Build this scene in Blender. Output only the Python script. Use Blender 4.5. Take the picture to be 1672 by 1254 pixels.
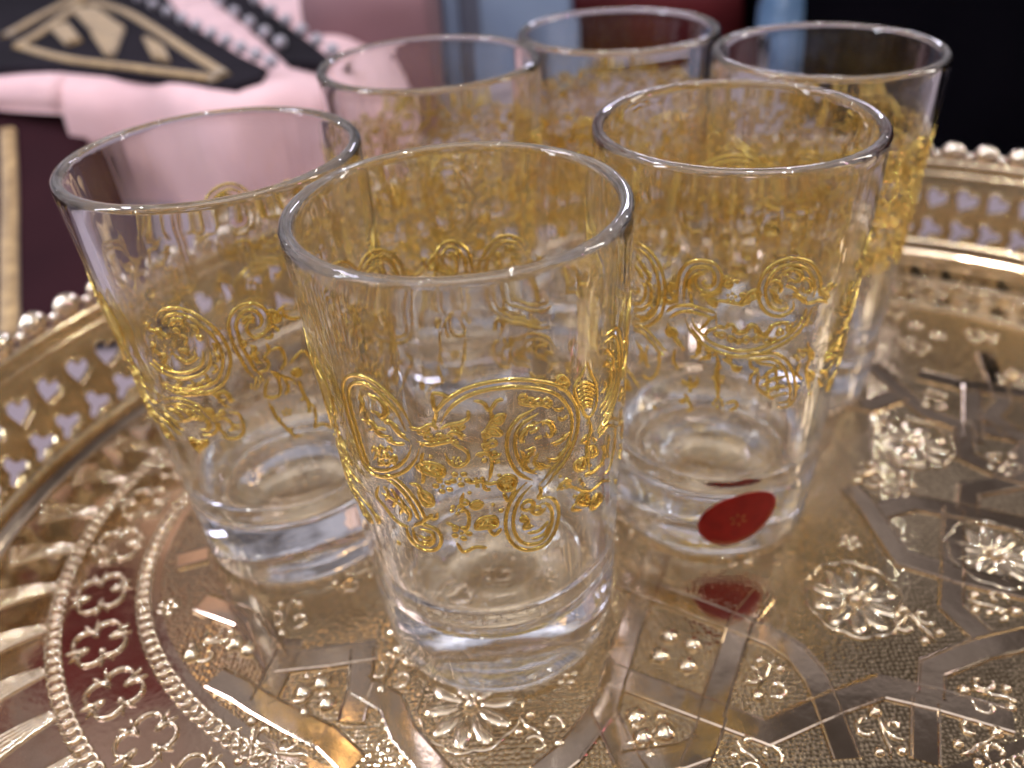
import bpy, bmesh, math, random
from mathutils import Vector, Matrix, geometry
random.seed(7)
for o in list(bpy.data.objects): bpy.data.objects.remove(o, do_unlink=True)
SC = bpy.context.scene
COL = SC.collection
PI = math.pi

# ------------------------------------------------------------------ camera
CAM_H = 0.1539
PITCH, ROLL = 0.586702, -0.052671
FPX, PX, PY = 1339.934, 888.134, 589.156          # focal length and optical axis on the 1672 px wide frame
F = Vector((0, math.cos(PITCH), -math.sin(PITCH)))
R0 = Vector((1, 0, 0)); U0 = R0.cross(F)
RV = math.cos(ROLL) * R0 + math.sin(ROLL) * U0
UV = -math.sin(ROLL) * R0 + math.cos(ROLL) * U0
cd = bpy.data.cameras.new('camera'); cam = bpy.data.objects.new('camera', cd); COL.objects.link(cam)
M3 = Matrix((RV, UV, -F)).transposed()
cam.matrix_world = Matrix.Translation((0, 0, CAM_H)) @ M3.to_4x4()
cd.sensor_width = 36; cd.sensor_fit = 'HORIZONTAL'
cd.lens = FPX / 1672 * 36
cd.shift_x = -(PX - 836) / 1672
cd.shift_y = -(627 - PY) / 1672
cd.clip_start = 0.005; cd.clip_end = 50
cd.dof.use_dof = True
cd.dof.focus_distance = 0.138
cd.dof.aperture_fstop = cd.lens / 1000 / 0.0026
SC.camera = cam

# ------------------------------------------------------------------ world and lamps
w = bpy.data.worlds.new('World'); SC.world = w; w.use_nodes = True
nt = w.node_tree; bgn = nt.nodes['Background']
tc = nt.nodes.new('ShaderNodeTexCoord'); nz = nt.nodes.new('ShaderNodeTexNoise'); rp = nt.nodes.new('ShaderNodeValToRGB')
nz.inputs['Scale'].default_value = 3.4; nz.inputs['Detail'].default_value = 3
rp.color_ramp.elements[0].position = 0.41; rp.color_ramp.elements[0].color = (0.12, 0.105, 0.113, 1)
rp.color_ramp.elements[1].position = 0.61; rp.color_ramp.elements[1].color = (0.62, 0.58, 0.66, 1)
nt.links.new(tc.outputs['Generated'], nz.inputs['Vector']); nt.links.new(nz.outputs['Fac'], rp.inputs['Fac'])
nt.links.new(rp.outputs['Color'], bgn.inputs['Color']); bgn.inputs['Strength'].default_value = 0.72

def lamp(name, loc, power, rad, col=(1, 1, 1)):
    l = bpy.data.lights.new(name, 'POINT'); l.energy = power; l.shadow_soft_size = rad; l.color = col
    o = bpy.data.objects.new(name, l); COL.objects.link(o); o.location = loc
    return o
def area(name, loc, target, power, sx, sy, col=(1, 1, 1)):
    l = bpy.data.lights.new(name, 'AREA'); l.energy = power; l.shape = 'RECTANGLE'; l.size = sx; l.size_y = sy; l.color = col
    o = bpy.data.objects.new(name, l); COL.objects.link(o); o.location = loc
    o.rotation_euler = (Vector(target) - Vector(loc)).to_track_quat('-Z', 'Y').to_euler()
    return o
COOL = (0.78, 0.85, 1.0); WARM = (1.0, 0.72, 0.36); NEUT = (1.0, 0.95, 0.88)
lamp('shop_spot', (-0.60, 0.35, 1.00), 4.0, 0.012, COOL)
lamp('shop_spot', (0.02, 0.85, 0.80), 2.2, 0.012, NEUT)
lamp('shop_spot', (0.30, 0.80, 0.62), 1.0, 0.008, COOL)
lamp('shop_spot', (0.62, 0.35, 0.72), 2.8, 0.012, NEUT)
lamp('shop_spot', (0.16, 0.30, 0.95), 4.0, 0.012, NEUT)
lamp('shop_spot', (-0.16, 0.36, 0.85), 4.0, 0.012, COOL)
lamp('shop_spot', (0.30, -0.25, 0.72), 2.8, 0.010, COOL)
lamp('shop_spot', (0.36, -0.25, 0.72), 1.8, 0.010, COOL)
lamp('shop_spot', (-0.25, -0.20, 0.75), 3.0, 0.010, NEUT)
lamp('shop_spot', (-0.55, 0.10, 0.55), 2.6, 0.010, NEUT)
lamp('shop_spot', (-0.80, 0.75, 0.35), 1.2, 0.008, COOL)
lamp('shop_spot', (0.70, 0.85, 0.40), 1.2, 0.008, COOL)
lamp('shop_spot', (-0.55, -0.35, 0.40), 1.2, 0.008, NEUT)
lamp('warm_spot', (-0.55, -0.02, 0.42), 1.0, 0.010, WARM)
lamp('warm_spot', (-0.256, 0.52, 0.70), 0.22, 0.03, (1.0, 0.58, 0.22))
lamp('pink_spot', (0.55, 0.05, 0.35), 0.45, 0.010, (1.0, 0.35, 0.85))
area('strip_lamp', (0.25, 1.05, 0.50), (0.05, 0.2, 0), 1.2, 0.30, 0.05, (0.78, 0.76, 1.0))
area('strip_lamp', (-0.55, 0.26, 0.75), (0.0, 0.2, 0), 2.2, 0.34, 0.06, (0.78, 0.76, 1.0))
area('overhead_fill', (0.0, -0.12, 1.40), (0.0, -0.12, 0.0), 5.6, 1.4, 1.0, (0.86, 0.87, 1.0))  # unseen soft fill added to brighten the glass bases and rims
area('streak_light', (0.78, 0.22, 0.36), (0.03, 0.2, 0.06), 1.6, 0.05, 0.50, NEUT)  # this pair is added to draw vertical streaks on the glass walls
area('streak_light', (-0.74, -0.08, 0.40), (0.0, 0.18, 0.06), 1.6, 0.05, 0.50, COOL)
vs = SC.view_settings
vs.view_transform = 'Standard'; vs.look = 'None'; vs.gamma = 1; vs.exposure = 0.0; vs.use_curve_mapping = False
cy = SC.cycles
cy.max_bounces = 64; cy.transmission_bounces = 64; cy.glossy_bounces = 48; cy.diffuse_bounces = 4; cy.transparent_max_bounces = 16
cy.caustics_reflective = True; cy.caustics_refractive = True; cy.blur_glossy = 0.25
cy.sample_clamp_indirect = 6.0; cy.sample_clamp_direct = 0
cy.use_denoising = True

# ------------------------------------------------------------------ materials
def new_mat(name):
    m = bpy.data.materials.new(name); m.use_nodes = True
    n = m.node_tree; return m, n, n.nodes['Principled BSDF']
def node(n, t, **kw):
    x = n.nodes.new(t)
    for k, v in kw.items():
        if k in x.inputs: x.inputs[k].default_value = v
        else: setattr(x, k, v)
    return x
def coord(n, scale=(1, 1, 1), which='Object'):
    t = n.nodes.new('ShaderNodeTexCoord'); mp = n.nodes.new('ShaderNodeMapping'); mp.inputs['Scale'].default_value = scale
    n.links.new(t.outputs[which], mp.inputs['Vector']); return mp.outputs['Vector']
def bump(n, b, h, strength, dist, prev=None):
    x = node(n, 'ShaderNodeBump', Strength=strength, Distance=dist)
    n.links.new(h, x.inputs['Height'])
    if prev is not None: n.links.new(prev, x.inputs['Normal'])
    n.links.new(x.outputs['Normal'], b.inputs['Normal']); return x.outputs['Normal']
def mixcol(n, fac, c1, c2):
    x = n.nodes.new('ShaderNodeValToRGB'); e = x.color_ramp.elements
    e[0].color = (*c1, 1); e[1].color = (*c2, 1); e[0].position = 0.3; e[1].position = 0.7
    n.links.new(fac, x.inputs['Fac']); return x.outputs['Color']

def mat_glass():
    m, n, b = new_mat('clear_glass')
    b.inputs['Base Color'].default_value = (0.985, 0.985, 0.98, 1)
    b.inputs['Transmission Weight'].default_value = 1; b.inputs['Roughness'].default_value = 0.0; b.inputs['IOR'].default_value = 1.5
    v = coord(n, (130, 130, 8)); z1 = node(n, 'ShaderNodeTexNoise', Scale=1.0, Detail=2.0)
    n.links.new(v, z1.inputs['Vector'])
    p = bump(n, b, z1.outputs['Fac'], 0.14, 0.0011)
    return m
def mat_metal(name, c1, c2, r1, r2, kind='plain'):
    m, n, b = new_mat(name)
    b.inputs['Metallic'].default_value = 1
    v = coord(n, (1, 1, 1)); z1 = node(n, 'ShaderNodeTexNoise', Scale=60.0, Detail=4.0)
    n.links.new(v, z1.inputs['Vector'])
    n.links.new(mixcol(n, z1.outputs['Fac'], c1, c2), b.inputs['Base Color'])
    mr = node(n, 'ShaderNodeMapRange'); mr.inputs['To Min'].default_value = r1; mr.inputs['To Max'].default_value = r2
    z2 = node(n, 'ShaderNodeTexNoise', Scale=220.0, Detail=5.0); n.links.new(v, z2.inputs['Vector'])
    n.links.new(z2.outputs['Fac'], mr.inputs['Value']); n.links.new(mr.outputs['Result'], b.inputs['Roughness'])
    pr = bump(n, b, z1.outputs['Fac'], 0.25, 0.0006)
    if kind == 'stipple':
        # rows of small punched domes
        vo = node(n, 'ShaderNodeTexVoronoi', Scale=950.0, Randomness=0.5); n.links.new(v, vo.inputs['Vector'])
        inv = node(n, 'ShaderNodeMath', operation='SUBTRACT'); inv.inputs[0].default_value = 1.0; n.links.new(vo.outputs['Distance'], inv.inputs[1])
        bump(n, b, inv.outputs['Value'], 0.42, 0.00030, pr)
    elif kind == 'print':
        z3 = node(n, 'ShaderNodeTexNoise', Scale=2600.0, Detail=2.0); n.links.new(v, z3.inputs['Vector'])
        bump(n, b, z3.outputs['Fac'], 0.6, 0.00012, pr)
    else:
        z3 = node(n, 'ShaderNodeTexNoise', Scale=900.0, Detail=3.0); n.links.new(v, z3.inputs['Vector'])
        bump(n, b, z3.outputs['Fac'], 0.12, 0.0001, pr)
    return m
def mat_cloth(name, c1, c2, scale=900.0, rough=0.85, sheen=0.3, blot=9.0, spec=0.5):
    m, n, b = new_mat(name); b.inputs['Specular IOR Level'].default_value = spec
    v = coord(n); z1 = node(n, 'ShaderNodeTexNoise', Scale=blot, Detail=4.0); n.links.new(v, z1.inputs['Vector'])
    n.links.new(mixcol(n, z1.outputs['Fac'], c1, c2), b.inputs['Base Color'])
    b.inputs['Roughness'].default_value = rough; b.inputs['Sheen Weight'].default_value = sheen
    z2 = node(n, 'ShaderNodeTexNoise', Scale=scale, Detail=2.0); n.links.new(v, z2.inputs['Vector'])
    bump(n, b, z2.outputs['Fac'], 0.4, 0.0008)
    return m
M = dict(
    glass=mat_glass(),
    gold=mat_metal('gold_print', (0.80, 0.57, 0.14), (0.95, 0.74, 0.23), 0.08, 0.18, 'print'),
    tray=mat_metal('tray_metal', (0.57, 0.45, 0.315), (0.69, 0.555, 0.40), 0.06, 0.15),
    relief=mat_metal('tray_relief', (0.68, 0.55, 0.37), (0.81, 0.68, 0.49), 0.11, 0.21),
    field=mat_metal('tray_field', (0.57, 0.44, 0.265), (0.70, 0.555, 0.35), 0.06, 0.14, 'stipple'),
    gallery=mat_metal('tray_gallery', (0.58, 0.45, 0.26), (0.71, 0.56, 0.34), 0.14, 0.26),
    bead=mat_metal('tray_bead', (0.82, 0.70, 0.55), (0.92, 0.80, 0.66), 0.10, 0.2),
    pink=mat_cloth('pink_cloth', (0.64, 0.40, 0.41), (0.80, 0.52, 0.53), blot=26.0),
    peach=mat_cloth('peach_cloth', (0.42, 0.27, 0.19), (0.50, 0.33, 0.24)),
    dusty=mat_cloth('dusty_mauve_cloth', (0.16, 0.105, 0.095), (0.21, 0.14, 0.125)),
    mauve=mat_cloth('mauve_cloth', (0.16, 0.075, 0.085), (0.24, 0.12, 0.13)),
    maroon=mat_cloth('maroon_cloth', (0.020, 0.007, 0.010), (0.036, 0.012, 0.015), sheen=0.0, spec=0.05),
    red=mat_cloth('red_cloth', (0.050, 0.005, 0.006), (0.075, 0.009, 0.010), sheen=0.0, spec=0.1),
    black=mat_cloth('backdrop_black', (0.002, 0.002, 0.003), (0.004, 0.0035, 0.005), rough=1.0, sheen=0.0, spec=0.0),
    blackpanel=mat_cloth('black_velvet', (0.007, 0.006, 0.008), (0.018, 0.014, 0.02), sheen=0.0, spec=0.1),
    lilac=mat_cloth('lilac_cloth', (0.21, 0.165, 0.19), (0.27, 0.215, 0.245)),
    thread=mat_cloth('gold_thread', (0.22, 0.13, 0.045), (0.50, 0.33, 0.14), scale=500.0, rough=0.45, blot=160.0),
    bobble=mat_cloth('silver_bobble', (0.26, 0.24, 0.28), (0.40, 0.37, 0.41), rough=0.4),
    blue=mat_cloth('pale_blue_card', (0.20, 0.27, 0.38), (0.27, 0.35, 0.47), rough=0.35, sheen=0.0, blot=14.0),
    bluedark=mat_cloth('grey_blue_card', (0.07, 0.085, 0.115), (0.12, 0.13, 0.17), rough=0.4, sheen=0.0),
)
def mat_sticker():
    m, n, b = new_mat('red_foil_sticker')
    v = coord(n); z1 = node(n, 'ShaderNodeTexNoise', Scale=300.0, Detail=3.0); n.links.new(v, z1.inputs['Vector'])
    n.links.new(mixcol(n, z1.outputs['Fac'], (0.20, 0.003, 0.002), (0.27, 0.008, 0.004)), b.inputs['Base Color'])
    b.inputs['Roughness'].default_value = 0.5; b.inputs['Specular IOR Level'].default_value = 0.2
    return m
M['sticker'] = mat_sticker()
M['sticker_gold'] = mat_metal('sticker_gold', (0.45, 0.22, 0.06), (0.55, 0.30, 0.10), 0.35, 0.45)
def mat_blueglass():
    m, n, b = new_mat('blue_enamel')
    v = coord(n); z1 = node(n, 'ShaderNodeTexNoise', Scale=40.0); n.links.new(v, z1.inputs['Vector'])
    n.links.new(mixcol(n, z1.outputs['Fac'], (0.05, 0.10, 0.18), (0.16, 0.26, 0.40)), b.inputs['Base Color'])
    b.inputs['Roughness'].default_value = 0.2
    return m
M['blueglass'] = mat_blueglass()

# ------------------------------------------------------------------ object helpers
def mesh_from(name, verts, faces, smooth=True):
    me = bpy.data.meshes.new(name); me.from_pydata([tuple(v) for v in verts], [], faces); me.update()
    if smooth: me.polygons.foreach_set('use_smooth', [True] * len(me.polygons))
    return me
def put(name, me, mat, parent=None, loc=None, rot=None, **props):
    if mat is not None and not me.materials: me.materials.append(M[mat] if isinstance(mat, str) else mat)
    o = bpy.data.objects.new(name, me); COL.objects.link(o)
    if parent is not None: o.parent = parent
    if loc is not None: o.location = loc
    if rot is not None: o.rotation_euler = rot
    for k, v in props.items(): o[k] = v
    return o
def thing(name, label, cat, loc=(0, 0, 0), group=None):
    o = bpy.data.objects.new(name, None); COL.objects.link(o); o.location = loc; o.empty_display_size = 0.01
    o['label'] = label; o['category'] = cat
    if group: o['group'] = group
    return o
class MB:
    def __init__(s): s.v = []; s.f = []
    def add(s, v, f):
        k = len(s.v); s.v += list(v); s.f += [tuple(i + k for i in q) for q in f]
    def mesh(s, name, smooth=True): return mesh_from(name, s.v, s.f, smooth)
def catmull(P, sub=4, closed=False):
    n = len(P)
    if n < 3: return [tuple(p) for p in P]
    out = []; m = n if closed else n - 1
    for i in range(m):
        g = (lambda k: P[k % n]) if closed else (lambda k: P[min(max(k, 0), n - 1)])
        a, b, c, d = g(i - 1), g(i), g(i + 1), g(i + 2)
        for j in range(sub):
            t = j / sub
            out.append(tuple(0.5 * (2 * b[k] + (c[k] - a[k]) * t + (2 * a[k] - 5 * b[k] + 4 * c[k] - d[k]) * t * t + (3 * b[k] - a[k] - 3 * c[k] + d[k]) * t ** 3) for k in range(len(b))))
    if not closed: out.append(tuple(P[-1]))
    return out
def tangents(P, closed=False):
    n = len(P); T = []
    for i in range(n):
        a = P[(i - 1) % n] if closed or i > 0 else P[0]; b = P[(i + 1) % n] if closed or i < n - 1 else P[-1]
        dx, dy = b[0] - a[0], b[1] - a[1]; L = math.hypot(dx, dy) or 1e-9; T.append((dx / L, dy / L))
    return T
def offset_line(P, d, closed=False):
    T = tangents(P, closed); return [(p[0] - t[1] * d, p[1] + t[0] * d) for p, t in zip(P, T)]
def miter_dirs(P):
    out = []; n = len(P)
    for i in range(n):
        ds = []
        for a, b in ((i - 1, i), (i, i + 1)):
            if 0 <= a and b < n:
                dx, dy = P[b][0] - P[a][0], P[b][1] - P[a][1]; L = math.hypot(dx, dy) or 1e-9; ds.append((-dy / L, dx / L))
        if len(ds) == 1: out.append(ds[0])
        else:
            x, y = ds[0][0] + ds[1][0], ds[0][1] + ds[1][1]; k = 1 + ds[0][0] * ds[1][0] + ds[0][1] * ds[1][1]
            out.append((x / max(k, .4), y / max(k, .4)))
    return out
def sweep(mb, P, prof, put3, closed=False, taper=0.0, miter=False):
    """sweep profile [(across, up)] along a 2-D path; put3(x, y, up) gives the 3-D point"""
    n = len(P); N = miter_dirs(P) if miter else [(-t[1], t[0]) for t in tangents(P, closed)]
    V = []; k = len(prof)
    for i, (p, q) in enumerate(zip(P, N)):
        s = 1.0
        if taper and not closed: s = max(0.25, min(1.0, (min(i, n - 1 - i) + 0.4) / (taper * n + 1e-6)))
        for a, u in prof: V.append(put3(p[0] + q[0] * a * s, p[1] + q[1] * a * s, u * (0.4 + 0.6 * s)))
    Fc = []; m = n if closed else n - 1
    for i in range(m):
        j = (i + 1) % n
        for c in range(k - 1): Fc.append((i * k + c, j * k + c, j * k + c + 1, i * k + c + 1))
        Fc.append((i * k + k - 1, j * k + k - 1, j * k, i * k))
    if not closed: Fc += [tuple(range(k))[::-1], tuple(range((n - 1) * k, n * k))]
    mb.add(V, Fc)
def revolve(mb, prof, n, c=(0, 0), sx=1.0, sy=1.0, rz=0.0, z0=0.0):
    V = []; Fc = []; k = len(prof); cr, sr = math.cos(rz), math.sin(rz)
    for i in range(n):
        a = 2 * PI * i / n
        for r, z in prof:
            x, y = r * math.cos(a) * sx, r * math.sin(a) * sy
            V.append((c[0] + cr * x - sr * y, c[1] + sr * x + cr * y, z + z0))
    for i in range(n):
        j = (i + 1) % n
        for q in range(k - 1):
            Fc.append((i * k + q, j * k + q, j * k + q + 1, i * k + q + 1))
    mb.add(V, Fc)
def dome_prof(r, h, m=5): return [(max(r * math.cos(t), 1e-6), h * math.sin(t)) for t in [PI / 2 * i / m for i in range(m + 1)]]
def slab(name, poly, z0, z1, inset=0.0):
    """flat prism from a 2-D outline with a small bevelled top edge"""
    n = len(poly); A = sum(poly[i][0] * poly[(i + 1) % n][1] - poly[(i + 1) % n][0] * poly[i][1] for i in range(n))
    if A < 0: poly = poly[::-1]
    inn = offset_line(poly, inset, True)
    V = [(x, y, z0) for x, y in poly] + [(x, y, z1 - inset) for x, y in poly] + [(x, y, z1) for x, y in inn]
    Fc = [tuple(range(n))[::-1], tuple(range(2 * n, 3 * n))]
    for i in range(n):
        j = (i + 1) % n
        Fc += [(i, j, n + j, n + i), (n + i, n + j, 2 * n + j, 2 * n + i)]
    return mesh_from(name, V, Fc, False)

# ------------------------------------------------------------------ measured outlines (metres; ornament: degrees round the glass, mm up)
DATA = {}
DATA['straps'] = {}
DATA['straps']['S1'] = [[0.0468,0.1166],[0.0513,0.1115],[0.0537,0.1053],[0.0541,0.0979],[0.0544,0.0875],[0.0542,0.0815]]
DATA['straps']['S2'] = [[0.0111,0.1086],[0.016,0.1061],[0.0333,0.0973],[0.0404,0.0937],[0.0486,0.0968],[0.0567,0.0997],[0.0663,0.1025],[0.0765,0.0989],[0.0957,0.0905]]
DATA['straps']['S3'] = [[0.0741,0.0988],[0.0661,0.0797]]
DATA['straps']['S4'] = [[0.0756,0.0997],[0.0786,0.1062],[0.0907,0.1103],[0.1084,0.1137]]
DATA['straps']['S5'] = [[0.1036,0.1522],[0.0996,0.1432],[0.0938,0.1307],[0.0896,0.1219],[0.0929,0.1134]]
DATA['straps']['S5b'] = [[0.0939,0.1311],[0.1079,0.1251],[0.1144,0.122]]
DATA['straps']['S5c'] = [[0.085,0.1527],[0.0942,0.1554],[0.1009,0.1528],[0.1079,0.1501],[0.1183,0.1454],[0.1254,0.1419]]
DATA['straps']['S5d'] = [[0.1067,0.151],[0.1107,0.159],[0.1267,0.1616],[0.1372,0.1633]]
DATA['straps']['S6'] = [[0.0803,0.1623],[0.0822,0.1551],[0.083,0.1465],[0.0841,0.1367],[0.0938,0.1314]]
DATA['straps']['S7'] = [[0.1067,0.2182],[0.1099,0.2049],[0.1143,0.1913],[0.1212,0.1851],[0.116,0.1724],[0.1224,0.1649],[0.1293,0.1609]]
DATA['straps']['S7b'] = [[0.1325,0.2041],[0.1209,0.1787]]
DATA['straps']['S7c'] = [[0.1237,0.1841],[0.1358,0.1791],[0.144,0.1757]]
DATA['straps']['S7d'] = [[0.1192,0.2121],[0.1298,0.2054],[0.1461,0.199],[0.1551,0.1957]]
DATA['straps']['S7e'] = [[0.0851,0.2032],[0.0984,0.1973],[0.1093,0.202]]
DATA['straps']['S8'] = [[0.0156,0.1351],[0.0317,0.1254],[0.0412,0.1196],[0.0467,0.1163]]
DATA['straps']['S9'] = [[0.0482,0.1279],[0.0412,0.1204],[0.0369,0.1118],[0.0326,0.1034],[0.0303,0.0984]]
DATA['straps']['S10'] = [[0.0307,0.0982],[0.0276,0.0921],[0.0234,0.0855]]
DATA['straps']['S11'] = [[0.0115,0.0886],[0.0224,0.0897],[0.0274,0.0912]]
DATA['straps']['S12'] = [[0.0258,0.1422],[0.0174,0.1232],[0.0123,0.1105],[0.0086,0.0998],[0.0119,0.0898],[0.0154,0.0824]]
DATA['straps']['L1'] = [[-0.0842,0.1107],[-0.0755,0.1131],[-0.0684,0.1093],[-0.0636,0.1061],[-0.0561,0.1018],[-0.048,0.0975],[-0.0413,0.0915]]
DATA['straps']['L2'] = [[-0.0634,0.1064],[-0.0617,0.1146],[-0.0602,0.1222]]
DATA['straps']['L3'] = [[-0.0688,0.0999],[-0.0656,0.1048]]
DATA['straps']['L4'] = [[-0.044,0.1187],[-0.043,0.1093],[-0.0436,0.1008],[-0.0477,0.0903]]
DATA['straps']['L5'] = [[-0.0627,0.1162],[-0.0508,0.1169],[-0.0408,0.1182]]
DATA['straps']['L6'] = [[-0.043,0.1093],[-0.0356,0.1045],[-0.0323,0.0974],[-0.0241,0.0881]]
DATA['straps']['L7'] = [[-0.0885,0.1503],[-0.0956,0.1481],[-0.104,0.1462]]
DATA['straps']['L8'] = [[0.0077,0.0999],[0.001,0.0917],[-0.0052,0.0871]]
DATA['straps']['L9'] = [[-0.0627,0.1162],[-0.0733,0.129],[-0.085,0.1343]]
DATA['straps']['L10'] = [[-0.0789,0.1386],[-0.0703,0.1289],[-0.0627,0.1162]]
DATA['ros'] = [[0.0687,0.1254],[-0.0191,0.1035],[0.1041,0.1795],[0.1068,0.1365],[-0.0297,0.1245],[0.0822,0.2198]]
DATA['domes'] = [[0.0246,0.118],[0.0294,0.1156],[0.0219,0.113],[0.0274,0.1102],[0.0158,0.0943],[0.0202,0.095],[0.0149,0.0988],[-0.0551,0.1086],[-0.0515,0.1106],[-0.0495,0.1056],[-0.0828,0.1198],[-0.0701,0.1203],[-0.0734,0.1222]]
DATA['curls'] = [[0.0631,0.0922],[0.0875,0.0995],[0.0431,0.1061],[0.037,0.0884],[0.0807,0.0891],[-0.0634,0.0976],[-0.0552,0.0945],[-0.0367,0.1127],[-0.0049,0.0965],[0.1245,0.1678],[0.0804,0.1174],[-0.0785,0.1225],[-0.0532,0.1084],[0.0987,0.1213],[0.0171,0.0946]]
DATA['bg'] = {}
DATA['bg']['panel'] = [[-0.2822,0.4309],[-0.4389,0.7102],[-0.2653,0.6578],[-0.2039,0.526],[-0.1683,0.4693],[-0.1412,0.4256],[-0.1218,0.398],[-0.1207,0.3816],[-0.1288,0.3711],[-0.1427,0.3767],[-0.1702,0.3925],[-0.1998,0.4094],[-0.2326,0.4231]]
DATA['bg']['gold1'] = [[[-0.2978,0.5026],[-0.3058,0.563],[-0.3132,0.6373]],[[-0.2763,0.4739],[-0.2822,0.5214],[-0.3024,0.6158]],[[-0.3039,0.6162],[-0.2562,0.5655],[-0.2144,0.5049],[-0.177,0.4463],[-0.1378,0.3861]],[[-0.2763,0.4739],[-0.232,0.4351],[-0.1954,0.4131],[-0.1619,0.393],[-0.1393,0.3791]]]
DATA['bg']['loz'] = [[[-0.2766,0.5135],[-0.2705,0.5236],[-0.2431,0.4778],[-0.2466,0.4672]],[[-0.2897,0.5704],[-0.2757,0.5747],[-0.2305,0.5056],[-0.2094,0.4403],[-0.2319,0.4753]],[[-0.2075,0.4726],[-0.1873,0.4486],[-0.173,0.4166],[-0.186,0.4278]],[[-0.2446,0.4932],[-0.2282,0.4744],[-0.206,0.432],[-0.2156,0.4416]]]
DATA['bg']['beads1'] = [[-0.2809,0.6328],[-0.2574,0.5984],[-0.2362,0.5673],[-0.2168,0.539],[-0.1992,0.5131],[-0.183,0.4894],[-0.168,0.4675],[-0.1542,0.4474],[-0.1415,0.4287],[-0.1296,0.4113],[-0.1185,0.3951]]
DATA['bg']['band'] = [[-0.2291,0.6468],[-0.2003,0.6381],[-0.1495,0.5281],[-0.1167,0.4602],[-0.0925,0.4079],[-0.0956,0.4016],[-0.115,0.4103],[-0.1417,0.469],[-0.1802,0.5454]]
DATA['bg']['beads2'] = [[-0.1916,0.6069],[-0.17,0.5642],[-0.151,0.5267],[-0.1342,0.4934],[-0.1191,0.4637],[-0.1056,0.437],[-0.0934,0.4129]]
DATA['bg']['beads3'] = [[-0.2159,0.6048],[-0.1928,0.5624],[-0.1725,0.5251],[-0.1545,0.492],[-0.1384,0.4624],[-0.1239,0.4358]]
DATA['orn'] = {}
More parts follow.
